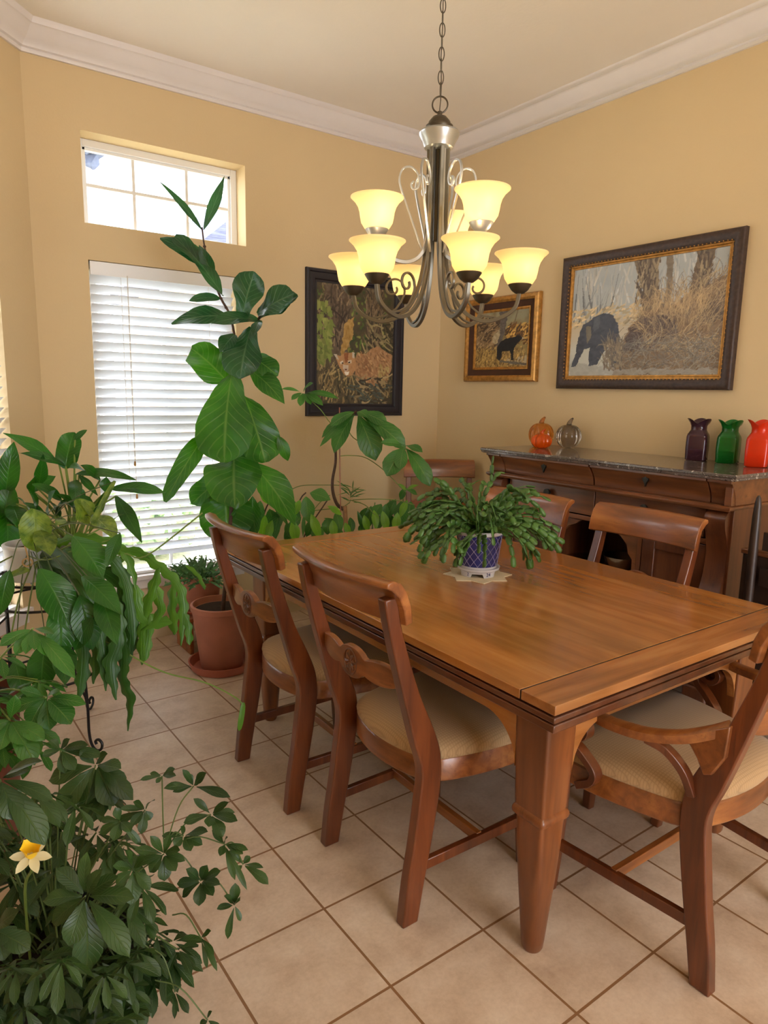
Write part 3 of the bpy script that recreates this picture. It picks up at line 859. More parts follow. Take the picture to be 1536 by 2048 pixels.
# things in the open niche
def bowl(c, r, h, m, nm, lb, cat, group=None):
    bm = BM(); lathe(bm, [(r*.35, 0), (r*.4, .004), (r*.7, h*.35), (r, h), (r*.97, h), (r*.66, h*.4), (r*.3, .012), (.001, .01)], c, 28)
    return tag(obj(nm, bm, m, ang=40), lb, cat, group)
bowl((2.86, 1.98, .5785), .095, .075, MT['silver'], 'serving_bowl', 'silver serving bowl standing in the open niche of the sideboard', 'bowl')
bm = BM(); lathe(bm, [(.07, 0), (.12, .006), (.13, .016), (.126, .016), (.06, .009), (.001, .009)], (2.88, 2.18, .5785), 28)
tag(obj('plate', bm, MT['silver']), 'low silver plate in the open niche of the sideboard, left of the bowl', 'plate')

# glass pumpkins and carafes on the marble
def pumpkin(loc, r, h, m, stem, lb, g, lean=.02):
    root = empty('glass_pumpkin', loc, label=lb, cat='pumpkin', group=g)
    x, y, z = loc
    bm = BM(); n = 64; pr = []
    for k in range(19):
        t = k/18*PI; rr = math.sin(t)**.75*r; pr.append((max(rr, .012 if k < 9 else .006), h*.5*(1-math.cos(t))))
    pr = [(pr[1][0]*.9, .004)]+pr[1:-1]+[(r*.18, h*.955)]
    lathe(bm, pr, loc, n, mod=lambda a, zz: 1-.10*abs(math.cos(a*5))**5)
    obj('body', bm, m, root, ang=60)
    bm = BM(); tube(bm, bez([(x, y, z+h*.93), (x, y, z+h*1.05), (x+.004, y-lean*.4, z+h*1.05+stem*.5), (x+.003, y-lean, z+h+stem)], 4), [r*.26-(r*.19)*i/12 for i in range(13)], 12)
    obj('stem', bm, m, root)
amber = glass('amber_glass', (224, 146, 48), .05, .78); orange = glass('orange_glass', (244, 104, 14), .07, .6); smoke = glass('smoke_glass', (170, 160, 144), .04, .92)
pumpkin((3.075, 2.735, SZ), .072, .132, amber, .034, 'tall amber glass pumpkin on the sideboard', 'glass pumpkins on the sideboard')
pumpkin((2.935, 2.605, SZ), .057, .082, orange, .024, 'small bright orange glass pumpkin in front of the other two', 'glass pumpkins on the sideboard')
pumpkin((3.12, 2.572, SZ), .070, .130, smoke, .036, 'smoky grey glass pumpkin right of the amber one', 'glass pumpkins on the sideboard')
def carafe(loc, h, m, lb, rot):
    root = empty('glass_carafe', loc, label=lb, cat='carafe', group='ruffled glass carafes on the sideboard')
    x, y, z = loc; bm = BM(); rings = []
    for t, hx, p in ((0, .040, 4), (.02, .046, 5), (.30, .048, 5), (.56, .047, 5), (.62, .045, 4), (.68, .039, 3), (.73, .035, 2), (.82, .035, 2), (.90, .040, 2), (.97, .048, 2), (1.0, .051, 2)):
        ring = []
        for i in range(48):
            a = 2*PI*(i+.5)/48; ca, sa = math.cos(a), math.sin(a)
            xx = hx*math.copysign(abs(ca)**(2/p), ca); yy = hx*math.copysign(abs(sa)**(2/p), sa)
            k = max(0, (t-.8)/.2); zz = h*t-.026*k*(1-abs(math.cos(a*1.5)))*h/.2
            q = 1+.08*k*math.cos(3*a)
            c, s_ = math.cos(rot), math.sin(rot)
            ring.append((x+(xx*c-yy*s_)*q, y+(xx*s_+yy*c)*q, z+zz))
        rings.append(ring)
    inner = [[(x+(px-x)*.90, y+(py-y)*.90, pz) for px, py, pz in r] for r in rings[:3:-1]]
    loft(bm, rings+inner, caps=True)
    obj('body', bm, m, root, ang=60)
carafe((3.115, 1.800, SZ), .198, glass('plum_glass', (70, 40, 52), .1, .35), 'dark plum glass carafe with ruffled mouth, left of the green one', .35)
carafe((3.125, 1.655, SZ), .198, glass('green_glass', (14, 120, 40), .1, .5), 'green glass carafe with ruffled mouth between the plum and the red one', .3)
carafe((3.085, 1.500, SZ), .205, glass('red_glass', (236, 60, 22), .14, .4), 'orange-red glass carafe with ruffled mouth at the right end of the sideboard', .25)

# dark slatted chair at the right edge
dk = empty('dark_ladder_chair', (2.80, 1.05, 0), label='dark old wooden ladder-back chair at the right edge beside the sideboard', cat='chair')
for (x, y) in ((2.70, 1.285), (2.70, .86)):
    bm = BM(); tube(bm, [(x, y, 0), (x, y, .45), (x-.01, y, .85), (x-.012, y, .97), (x-.012, y, 1.02), (x-.012, y, 1.045), (x-.012, y, 1.055)], [.016, .018, .018, .016, .013, .009, .003], 12)
    obj('rear_post', bm, MT['wood_dark'], dk)
for (x, y) in ((3.08, 1.28), (3.08, .84)):
    bm = BM(); tube(bm, [(x, y, 0), (x, y, .47)], [.017, .019], 12); obj('front_leg', bm, MT['wood_dark'], dk)
for z in (.60, .74, .88):
    bm = BM(); loft(bm, [[(2.70-.018*(1-((y-1.0575)/.2)**2)+d, y, z+e) for d, e in ((-.006, -.035), (.006, -.035), (.006, .035), (-.006, .035))] for y in [.862+.3925*i/8 for i in range(9)]])
    obj('slat', bm, MT['wood_dark'], dk)
bm = BM(); box(bm, 2.715, 2.735, .84, 1.335, .30, .815); obj('back_panel', bm, MT['wood_dark'], dk, bevel=.003)
bm = BM(); box(bm, 2.705, 2.745, .83, 1.34, .816, .836); obj('top_rail', bm, MT['wood_sb'], dk, bevel=.004)
bm = BM(); box(bm, 2.69, 3.10, .85, 1.27, .44, .465); obj('seat', bm, MT['wood_dark'], dk, bevel=.008)
for y in (.86, 1.285):
    bm = BM(); tube(bm, [(2.70, y, .22), (3.08, y, .22)], .011, 8); obj('rung', bm, MT['wood_dark'], dk)
# small dark cabinet behind that chair

# ------------------------------------------------------------------ framed paintings
rng = np.random.RandomState(7)
class Paint:
    """a small oil painter working on a vertex grid"""
    def __init__(s, w, h, step=.0026):
        s.nx = int(w/step)+1; s.ny = int(h/step)+1; s.w = w; s.h = h
        s.u, s.v = np.meshgrid(np.linspace(0, 1, s.nx), np.linspace(0, 1, s.ny))
        s.c = np.zeros((s.ny, s.nx, 3)); s.asp = w/h
    def noise(s, fx, fy, octv=4):
        out = np.zeros_like(s.u); amp = 1; tot = 0
        for o in range(octv):
            gx, gy = int(fx*2**o)+2, int(fy*2**o)+2
            g = rng.rand(gy+1, gx+1)
            x = s.u*(gx-1); y = s.v*(gy-1); i = x.astype(int); j = y.astype(int); a = x-i; b = y-j
            a = a*a*(3-2*a); b = b*b*(3-2*b)
            out += amp*(g[j, i]*(1-a)*(1-b)+g[j, i+1]*a*(1-b)+g[j+1, i]*(1-a)*b+g[j+1, i+1]*a*b); tot += amp; amp *= .5
        return out/tot
    def mix(s, m, col):
        m = np.clip(m, 0, 1)[..., None]; col = np.array(col, float)/255 if not isinstance(col, np.ndarray) else col
        s.c = s.c*(1-m)+col*m
    def poly(s, pts, col, soft=.012, var=25, alpha=1.0):
        px = np.array([p[0] for p in pts]); py = np.array([p[1] for p in pts])
        x = s.u+(s.noise(30, 30, 3)-.5)*soft*2; y = s.v+(s.noise(30, 30, 3)-.5)*soft*2
        ins = np.zeros_like(s.u, bool); j = len(pts)-1
        for i in range(len(pts)):
            c = ((py[i] > y) != (py[j] > y)) & (x < (px[j]-px[i])*(y-py[i])/((py[j]-py[i]) or 1e-9)+px[i]); ins ^= c; j = i
        n = (s.noise(40, 40, 3)-.5)[..., None]*var*2/255
        s.mix(ins*alpha, np.clip(np.array(col, float)/255+n, 0, 1))
    def strokes(s, n, where, angle, length, cols, width=.004, bend=.4, alpha=.8):
        k = 0; tries = 0
        while k < n and tries < n*30:
            tries += 1
            u, v = rng.rand(2)
            if not where(u, v): continue
            k += 1
            a = angle(u, v)+rng.randn()*.25; L = length*(.5+rng.rand()); b = rng.randn()*bend
            col = np.array(cols[rng.randint(len(cols))], float)/255*(1+rng.randn()*.08)
            m = max(2, int(L/.0028))
            for i in range(m):
                t = i/m; x = u+math.cos(a+b*t)*L*t/s.asp; y = v+math.sin(a+b*t)*L*t
                ix = int(x*(s.nx-1)); iy = int(y*(s.ny-1)); r = max(0, int(round(width*(1-t)/s.h*s.ny)))
                if 0 <= ix < s.nx and 0 <= iy < s.ny:
                    sl = (slice(max(0, iy-r), iy+r+1), slice(max(0, ix-r), ix+r+1))
                    s.c[sl] = s.c[sl]*(1-alpha)+col*alpha
    def build(s, name, fn, matr, parent):
        X = (s.u-.5)*s.w; Y = (s.v-.5)*s.h
        P = [fn(a, b) for a, b in zip(X.ravel(), Y.ravel())]
        me = bpy.data.meshes.new(name)
        idx = np.arange(s.nx*s.ny).reshape(s.ny, s.nx)
        F = np.stack([idx[:-1, :-1], idx[:-1, 1:], idx[1:, 1:], idx[1:, :-1]], -1).reshape(-1, 4)
        inv = wm(parent).inverted()
        me.from_pydata([tuple(inv @ V(p)) for p in P], [], F.tolist())
        ca = me.color_attributes.new('paint', 'FLOAT_COLOR', 'POINT')
        c = np.clip(s.c, 0, 1); c = np.where(c <= .04045, c/12.92, ((c+.055)/1.055)**2.4)
        ca.data.foreach_set('color', np.concatenate([c.reshape(-1, 3), np.ones((s.nx*s.ny, 1))], 1).ravel().astype(np.float32))
        me.materials.append(matr); o = bpy.data.objects.new(name, me); COL.objects.link(o); o.parent = parent
        return o
m, nt_, b_ = mat('oil_paint'); at_ = N(nt_, 'ShaderNodeAttribute', attribute_name='paint'); nt_.links.new(at_.outputs['Color'], b_.inputs['Base Color']); b_.inputs['Roughness'].default_value = .42
MT['paint'] = m

def cougar(w, h):
    p = Paint(w, h); n1 = p.noise(6, 8, 5); n2 = p.noise(14, 18, 4)
    p.c[:] = np.array([62, 56, 40])/255; p.mix(n1*1.3-.35, (104, 92, 64)); p.mix((n2-.5)*2.2, (46, 58, 30))
    p.strokes(260, lambda u, v: u < .9 and v > .35, lambda u, v: rng.rand()*6.3, .03, [(70, 92, 40), (98, 116, 52), (52, 70, 34), (120, 124, 60)], .006)
    p.poly([(.08, 1), (.45, 1), (.42, .75), (.40, .55), (.36, .35), (.16, .30), (.14, .6)], (92, 78, 62), .02, 26)
    p.poly([(.62, 1), (.86, 1), (.84, .6), (.82, .45), (.66, .45)], (104, 88, 64), .02, 26)
    p.strokes(160, lambda u, v: v > .45 and (u < .42 or .62 < u < .85), lambda u, v: 1.5, .10, [(70, 58, 46), (126, 108, 84), (58, 50, 40)], .004)
    for a in ((.1, .8, .36, .68), (.28, .62, .37, .76), (.36, .68, .33, .45)):
        q = np.linspace(0, 1, 60)
        for t in q:
            x = a[0]+(a[2]-a[0])*t; y = a[1]+(a[3]-a[1])*t+.03*math.sin(t*3); ix = int(x*(p.nx-1)); iy = int(y*(p.ny-1)); p.c[iy:iy+3, ix:ix+3] = (.2, .14, .12)
    p.poly([(.34, .68), (.46, .74), (.46, .60), (.40, .50), (.33, .42), (.30, .40)], (166, 132, 72), .02, 30)
    p.strokes(260, lambda u, v: v < .32, lambda u, v: .8+rng.rand()*1.2, .09, [(128, 108, 70), (86, 76, 54), (156, 136, 92), (50, 46, 36)], .004)
    p.strokes(60, lambda u, v: .62 < u and .45 < v < .75, lambda u, v: rng.choice([.7, -.6, 2.4]), .12, [(140, 128, 90), (46, 44, 30)], .004)
    p.strokes(90, lambda u, v: u < .18 and .35 < v < .85, lambda u, v: -1.2, .05, [(112, 126, 58), (132, 140, 72)], .010)
    # cougar
    p.poly([(.50, .44), (.62, .43), (.70, .49), (.80, .51), (.93, .46), (.99, .44), (.98, .30), (.92, .22), (.74, .16), (.62, .20), (.52, .18), (.48, .28)], (164, 124, 86), .012, 22)
    p.poly([(.60, .42), (.68, .36), (.66, .30), (.58, .28)], (140, 100, 68), .01, 18)
    p.poly([(.80, .36), (.95, .34), (.94, .22), (.80, .20)], (172, 150, 96), .01, 26)
    p.poly([(.24, .42), (.29, .41), (.36, .44), (.42, .44), (.47, .45), (.49, .39), (.50, .32), (.46, .25), (.42, .24), (.38, .24), (.33, .26), (.28, .32), (.24, .38)], (178, 134, 90), .006, 14)
    p.poly([(.21, .42), (.25, .42), (.28, .37), (.25, .38)], (188, 176, 156), .004, 10); p.poly([(.45, .45), (.48, .44), (.475, .39), (.45, .40)], (196, 186, 168), .004, 10)
    p.poly([(.34, .43), (.40, .44), (.39, .36), (.36, .35)], (140, 84, 48), .006, 14)
    p.poly([(.29, .355), (.33, .37), (.335, .345), (.30, .335)], (214, 200, 176), .003, 8); p.poly([(.39, .37), (.44, .38), (.44, .35), (.40, .345)], (206, 190, 164), .003, 8)
    p.poly([(.31, .352), (.335, .356), (.335, .345), (.315, .342)], (24, 18, 14), .002, 4); p.poly([(.395, .358), (.425, .364), (.425, .352), (.40, .348)], (24, 18, 14), .002, 4)
    p.poly([(.33, .335), (.40, .335), (.40, .29), (.36, .275), (.33, .30)], (196, 178, 156), .004, 10); p.poly([(.345, .30), (.385, .30), (.37, .283)], (110, 60, 50), .002, 6)
    p.poly([(.345, .275), (.41, .28), (.40, .25), (.365, .245)], (232, 224, 206), .003, 6)
    p.strokes(220, lambda u, v: .5 < u < .95 and .2 < v < .46, lambda u, v: -1.0, .03, [(150, 108, 72), (186, 150, 108), (128, 94, 62)], .003, alpha=.5)
    p.strokes(60, lambda u, v: .45 < u < .95 and v < .24, lambda u, v: rng.choice([.3, 2.7, -.4]), .12, [(74, 84, 76), (150, 132, 96), (60, 52, 40)], .005)
    return p
def bear_small(w, h):
    p = Paint(w, h)
    p.c[:] = np.array([150, 132, 84])/255; n = p.noise(8, 8, 5); p.mix(np.clip((p.v-.6)*4, 0, 1), (150, 146, 118)); p.mix((n-.45)*1.6, (112, 92, 58))
    p.poly([(0, .55), (0, .9), (.15, .92), (.35, .85), (.5, .6), (.5, .35), (.3, .33), (0, .32)], (104, 82, 56), .03, 30)
    p.strokes(160, lambda u, v: u < .45 and .33 < v < .85, lambda u, v: .55, .16, [(168, 142, 106), (76, 60, 44), (130, 106, 74)], .004)
    p.poly([(.45, 1), (.62, 1), (.56, .6), (.5, .4), (.4, .4), (.47, .7)], (98, 90, 84), .02, 22)
    p.poly([(.33, .55), (.45, .68), (.48, .6), (.42, .42), (.33, .44)], (176, 160, 126), .02, 30)
    p.poly([(.78, 1), (.80, 1), (.68, .5), (.66, .5)], (120, 104, 80), .004, 10)
    p.poly([(.6, .66), (.8, .74), (1, .74), (1, .4), (.8, .5), (.6, .52)], (188, 146, 74), .03, 30)
    p.strokes(120, lambda u, v: u > .58 and .4 < v < .75, lambda u, v: .6, .1, [(206, 168, 92), (120, 84, 42), (84, 62, 40)], .004)
    p.poly([(0, 0), (0, .33), (.5, .3), (1, .2), (1, 0)], (168, 138, 78), .03, 18); p.poly([(.55, .12), (1, .2), (1, .02), (.7, .05)], (184, 170, 140), .02, 10)
    p.strokes(420, lambda u, v: v < .36 and u < .95, lambda u, v: 1.2, .05, [(192, 160, 96), (132, 106, 60), (110, 86, 50)], .002)
    p.poly([(.46, .13), (.75, .10), (1, .06), (1, .02), (.7, .06), (.5, .09)], (104, 96, 84), .008, 8)
    p.poly([(.43, .37), (.49, .46), (.6, .51), (.71, .52), (.79, .545), (.84, .55), (.915, .505), (.88, .47), (.8, .41), (.755, .335), (.74, .23), (.755, .115), (.705, .115), (.70, .23), (.67, .29), (.53, .28), (.51, .14), (.475, .125), (.43, .16)], (26, 28, 34), .006, 10)
    p.poly([(.89, .515), (.93, .50), (.89, .475)], (196, 180, 150), .003, 6)
    return p
def bear_big(w, h):
    p = Paint(w, h, .003); n = p.noise(8, 6, 5)
    p.c[:] = np.array([172, 176, 172])/255
    p.mix(np.clip((.62-p.v)*5, 0, 1), (198, 180, 146)); p.mix(np.clip((.45-p.v)*5, 0, 1), (192, 192, 178)); p.mix((n-.5)*1.2, (150, 158, 160))
    p.strokes(160, lambda u, v: v > .5 and u < .95, lambda u, v: 1.57, .25, [(160, 164, 162), (190, 186, 172), (184, 184, 176)], .003, .03, .5)
    p.strokes(14, lambda u, v: v > .45 and v < .6 and u < .3, lambda u, v: 1.57, .28, [(120, 122, 120)], .003, .02, .7)
    p.strokes(160, lambda u, v: .45 < v < .62 and u < .5, lambda u, v: .3, .06, [(206, 184, 140), (176, 160, 126)], .004)
    p.poly([(.43, 1), (.58, 1), (.60, .8), (.64, .55), (.50, .5), (.50, .75)], (116, 98, 72), .012, 26)
    p.poly([(.635, 1), (.675, 1), (.685, .8), (.68, .55), (.635, .55), (.65, .8)], (120, 106, 84), .008, 20)
    p.poly([(.82, 1), (.92, 1), (.90, .8), (.87, .6), (.78, .55), (.80, .8)], (112, 92, 66), .012, 26)
    p.strokes(120, lambda u, v: v > .62 and (.46 < u < .6 or .83 < u < .9), lambda u, v: 1.6, .12, [(84, 70, 52), (146, 128, 96)], .003, .1)
    p.poly([(.33, 0), (.36, .18), (.40, .35), (.46, .47), (.54, .56), (.70, .60), (.85, .70), (1.01, .79), (1.01, 0)], (124, 100, 70), .02, 26)
    p.poly([(.38, .2), (.44, .42), (.54, .52), (.70, .52), (.74, .35), (.62, .24)], (80, 64, 54), .03, 26)
    p.poly([(.85, .55), (1.01, .68), (1.01, .42), (.88, .45)], (92, 76, 58), .03, 26)
    p.strokes(900, lambda u, v: u > .5 and v > .2 and v < .55+.25*u*(u > .6), lambda u, v: 2.6-3.2*(u-.45)+(-1.6 if v < .35 else 0), .12, [(182, 154, 108), (158, 132, 94), (196, 172, 124), (138, 116, 86), (104, 90, 76)], .0012, .5, .45)
    p.strokes(200, lambda u, v: .45 < u < .9 and .5 < v < .64, lambda u, v: 1.4, .10, [(192, 164, 116), (172, 144, 100)], .0012, .5, .45)
    p.strokes(500, lambda u, v: u > .38 and v < .3, lambda u, v: rng.choice([.4, .9, 2.4, -.3]), .12, [(156, 150, 130), (118, 108, 92), (130, 126, 116), (96, 88, 78)], .0012, .8, .45)
    p.poly([(0, 0), (0, .14), (.2, .1), (.36, .06), (1, .05), (1, 0)], (160, 158, 148), .03, 18, .7)
    bear = [(.085, .47), (.06, .36), (.045, .22), (.02, .09), (.055, .09), (.11, .25), (.15, .26), (.155, .09), (.215, .10), (.25, .2), (.30, .26), (.33, .10), (.365, .12), (.37, .34), (.345, .47), (.30, .555), (.24, .575), (.175, .545), (.125, .50), (.10, .49)]
    p.poly(bear, (62, 66, 76), .008, 14); p.poly([(.17, .53), (.22, .56), (.21, .44), (.17, .40)], (78, 84, 92), .01, 10)
    p.poly([(.115, .46), (.155, .46), (.16, .36), (.135, .30), (.12, .36)], (112, 104, 88), .006, 12)
    p.strokes(160, lambda u, v: .27 < u < .4 and .05 < v < .3, lambda u, v: 1.9, .1, [(140, 126, 100), (110, 98, 84)], .002, .5, .6)
    return p

def picture(w, h, secs, cw, ch, fn, paintf, label, depth):
    loc = fn(0, 0, 0); root = empty('framed_painting', loc, label=label, cat='painting')
    for nm, sec, mt in secs:
        bm = BM(); rect_frame(bm, w, h, sec, fn); obj(nm, bm, MT[mt], root, ang=40)
    paintf(cw, ch).build('canvas', lambda a, b: fn(a, b, depth), MT['paint'], root)
    return root
fA = lambda cx, cz: (lambda u, v, d: (cx+u, YC-d, cz+v))
fB = lambda cy, cz: (lambda u, v, d: (XC-d, cy-u, cz+v))
picture(.744, .893, [('frame', [(0, .001), (0, .022), (.006, .030), (.018, .030), (.024, .024), (.034, .026), (.060, .020), (.066, .012), (.078, .012), (.080, .002)], 'frame_blk'),
        ], .590, .739, fA(2.502, 1.7045), cougar, 'tall black-framed painting of a tan cougar among trees on the back wall', .010)
picture(.64, .525, [('frame', [(0, .001), (0, .022), (.008, .034), (.026, .038), (.038, .030), (.040, .012), (.030, .001)], 'gold'),
        ('inner_frame', [(.036, .006), (.036, .026), (.050, .022), (.074, .014), (.078, .006)], 'frame_brn2'),
        ('gold_liner', [(.076, .004), (.076, .017), (.084, .018), (.092, .012), (.092, .004)], 'gold')], .46, .345, fB(3.222, 1.757), bear_small, 'small gold-framed painting of a black bear standing on a path, right wall near the corner', .009)
big = picture(1.032, .722, [('frame', [(0, .001), (0, .026), (.008, .036), (.022, .040), (.036, .036), (.052, .026), (.054, .006)], 'frame_brn'),
        ('gold_liner', [(.053, .004), (.053, .019), (.060, .020), (.066, .015), (.072, .016), (.074, .004)], 'gold')], .888, .578, fB(2.2235, 1.816), bear_big, 'large dark-framed painting of a black bear walking past grassy tree roots, right wall', .010)
fb = fB(2.2235, 1.816)
bm = BM()
def beadrow(a, b):
    L = math.dist(a, b); k = int(L/.020)
    for i in range(k):
        t = (i+.5)/k; p = fb(a[0]+(b[0]-a[0])*t, a[1]+(b[1]-a[1])*t, .027)
        q = bmesh.ops.create_icosphere(bm, subdivisions=1, radius=.0042)
        for v in q['verts']: v.co += V(p)
W_, H_ = 1.032/2-.050, .722/2-.050
for a, b in (((-W_, -H_), (W_, -H_)), ((W_, -H_), (W_, H_)), ((W_, H_), (-W_, H_)), ((-W_, H_), (-W_, -H_))): beadrow(a, b)
obj('gold_beading', bm, MT['gold'], big)

# ------------------------------------------------------------------ chandelier
CHX, CHY = 1.490, 1.816
ch = empty('chandelier', (CHX, CHY, CEIL), label='nine-light pewter chandelier with cream glass bell shades and scrolled arms over the table', cat='chandelier')
def cp(rho, z, a): return (CHX+rho*math.cos(a), CHY+rho*math.sin(a), z)
C0 = (CHX, CHY, 0)
flat = [(.0062, .0062), (-.0062, .0062), (-.0062, -.0062), (.0062, -.0062)]
def bellshade(x, y, z, par, k=1.0):
    prof = [(.030, 0), (.040, .006), (.050, .022), (.0535, .038), (.056, .055), (.061, .070), (.071, .085), (.080, .093), (.0845, .097), (.084, .0995), (.079, .0965), (.069, .087), (.059, .072), (.054, .056), (.0515, .039), (.048, .023), (.039, .009), (.028, .004)]
    bm = BM(); lathe(bm, [(r*k, h*k) for r, h in prof], (x, y, z), 36, caps=False)
    obj('glass_shade', bm, MT['shade'], par, ang=70)
    bm = BM(); lathe(bm, [(.004, .02), (.013, .028), (.016, .040), (.024, .055), (.026, .066), (.022, .080), (.010, .090), (.001, .092)], (x, y, z-.012), 16)
    obj('bulb', bm, MT['bulb'], par)
    l = bpy.data.lights.new('bulb_light', 'POINT'); l.energy = BULB; l.color = (1, .80, .52); l.shadow_soft_size = .022
    o = bpy.data.objects.new('bulb_light', l); COL.objects.link(o); o.parent = par
    o.location = V((x, y, z+.066))-V(wm(par).translation)
mb, nb, bb = mat('lit_bulb'); bb.inputs['Emission Color'].default_value = (1, .82, .5, 1); bb.inputs['Emission Strength'].default_value = 6; bb.inputs['Base Color'].default_value = (1, .95, .85, 1)
MT['bulb'] = mb
TH = math.radians(11.66)
for k in range(6):
    a = TH+k*PI/3; r = .274
    path_ = bez([cp(.030, 2.215, a), cp(.030, 2.08, a), cp(.031, 1.95, a), cp(.038, 1.83, a), cp(.062, 1.735, a), (cp(.105, 1.675, a)), cp(.165, 1.650, a), cp(.222, 1.662, a), cp(.262, 1.692, a), cp(r, 1.740, a)], 6)
    bm = BM(); tube(bm, path_, 1, up=(-math.sin(a), math.cos(a), 0), sec=flat); arm = obj('arm', bm, MT['metal_l'], ch, bevel=.0015)
    # inner scroll riding on the arm
    pts = [cp(.205, 1.662, a), cp(.165, 1.668, a), cp(.125, 1.692, a), cp(.100, 1.735, a)]
    for i in range(22):
        t = i/21; an = PI*1.0-t*2.9*PI/1.35; rr = .036*(1-.72*t)
        pts.append(cp(.137+rr*math.cos(an)*1.0, 1.755+rr*math.sin(an), a))
    bm = BM(); tube(bm, bez(pts, 2), 1, up=(-math.sin(a), math.cos(a), 0), sec=[(.0038, .0032), (-.0038, .0032), (-.0038, -.0032), (.0038, -.0032)])
    obj('scroll', bm, MT['metal_l'], arm, bevel=.001)
    x, y, _ = cp(r, 0, a)
    bm = BM(); lathe(bm, [(.004, 0), (.014, .001), (.026, .010), (.034, .022), (.037, .027), (.036, .030), (.030, .029)], (x, y, 1.734), 28)
    cup = obj('socket_cup', bm, MT['metal_d'], arm)
    bellshade(x, y, 1.759, arm)
    # tall S-scroll of the upper basket
    s2 = bez([cp(.040, 1.86, a+.26), cp(.075, 1.95, a+.26), cp(.112, 2.045, a+.26), cp(.122, 2.085, a+.26), cp(.112, 2.115, a+.26), cp(.088, 2.122, a+.26), cp(.066, 2.105, a+.26), cp(.058, 2.080, a+.26), cp(.064, 2.060, a+.26), cp(.078, 2.056, a+.26), cp(.084, 2.070, a+.26), cp(.076, 2.080, a+.26)], 5)
    bm = BM(); tube(bm, s2, 1, up=(-math.sin(a+.26), math.cos(a+.26), 0), sec=[(.0036, .003), (-.0036, .003), (-.0036, -.003), (.0036, -.003)])
    obj('upper_scroll', bm, MT['metal_u'], ch, bevel=.001)
TU = math.radians(154.4)
for k in range(3):
    a = TU+k*2*PI/3; r = .194
    bm = BM(); tube(bm, bez([cp(.022, 2.215, a), cp(.022, 2.05, a), cp(.024, 1.94, a), cp(.045, 1.862, a), cp(.09, 1.832, a), cp(.145, 1.840, a), cp(.182, 1.868, a), cp(r, 1.904, a)], 6), 1, up=(-math.sin(a), math.cos(a), 0), sec=flat)
    arm = obj('upper_arm', bm, MT['metal_u'], ch, bevel=.0015)
    x, y, _ = cp(r, 0, a)
    bm = BM(); lathe(bm, [(.004, 0), (.014, .001), (.026, .010), (.034, .022), (.037, .027), (.036, .030), (.030, .029)], (x, y, 1.898), 28)
    obj('socket_cup', bm, MT['metal_u'], arm)
    bellshade(x, y, 1.923, arm)
bm = BM(); lathe(bm, [(.030, 2.175), (.046, 2.180), (.052, 2.196), (.062, 2.212), (.064, 2.222), (.060, 2.228), (.044, 2.230)], C0, 36); obj('collar', bm, MT['metal_u'], ch)
bm = BM(); lathe(bm, [(.040, 2.230), (.044, 2.238), (.043, 2.244), (.036, 2.247), (.034, 2.256), (.022, 2.270), (.008, 2.276), (.007, 2.286), (.001, 2.29)], C0, 32); obj('top_cap', bm, MT['metal_d'], ch)
bm = BM(); lathe(bm, [(.010, 1.90), (.0105, 2.18)], C0, 14); obj('center_stem', bm, MT['metal_d'], ch)
view_a = math.atan2(-CHY, -CHX)+PI/2
def ring(bm, z, rx, rz, ang, th):
    pts = [(CHX+rx*math.cos(t)*math.cos(ang), CHY+rx*math.cos(t)*math.sin(ang), z+rz*math.sin(t)) for t in [2*PI*i/28 for i in range(29)]]
    tube(bm, pts, th, 6)
bm = BM(); ring(bm, 2.306, .024, .024, view_a, .0028); obj('top_ring', bm, MT['metal_d'], ch)
z = 2.336; k = 0
while z < CEIL-.03:
    bm = BM(); ring(bm, z+.014, .0085, .020, view_a+(.25 if k % 2 else 1.45), .0017); obj('chain_link', bm, MT['metal_d'], ch); z += .0335; k += 1
bm = BM(); tube(bm, [(CHX+.003*math.sin(i*1.3), CHY+.003*math.cos(i*1.1), 2.28+i*.04) for i in range(20)]+[(CHX, CHY, CEIL)], .0016, 5); obj('power_cord', bm, MT['metal_d'], ch)
bm = BM(); lathe(bm, [(.001, -.03), (.02, -.028), (.055, -.010), (.062, 0)], (CHX, CHY, CEIL), 28); obj('ceiling_canopy', bm, MT['metal_d'], ch)

# ------------------------------------------------------------------ leaves
def lerp_prof(prof, t):
    for (a, x), (b, y) in zip(prof, prof[1:]):
        if t <= b: return x+(y-x)*((t-a)/(b-a) if b > a else 0)
    return prof[-1][1]
PR = {'fiddle': [(0, .10), (.06, .34), (.18, .52), (.34, .60), (.48, .78), (.62, .97), (.76, 1), (.88, .86), (.96, .5), (1, .12)],
      'round': [(0, .15), (.08, .55), (.22, .86), (.42, 1), (.62, .97), (.8, .78), (.92, .46), (1, .05)],
      'ovate': [(0, .05), (.1, .42), (.25, .78), (.42, 1), (.6, .93), (.78, .66), (.92, .28), (1, .02)],
      'umb': [(0, .04), (.12, .25), (.3, .62), (.52, .94), (.68, 1), (.82, .82), (.93, .42), (1, .04)],
      'lance': [(0, .12), (.1, .38), (.25, .7), (.45, 1), (.65, .86), (.85, .44), (1, .02)],
      'strap': [(0, .4), (.1, .8), (.3, 1), (.7, 1), (.9, .7), (1, .1)]}
def bmuv():
    bm = bmesh.new(); bm.loops.layers.uv.new('UVMap'); return bm
RL = random.Random(11)
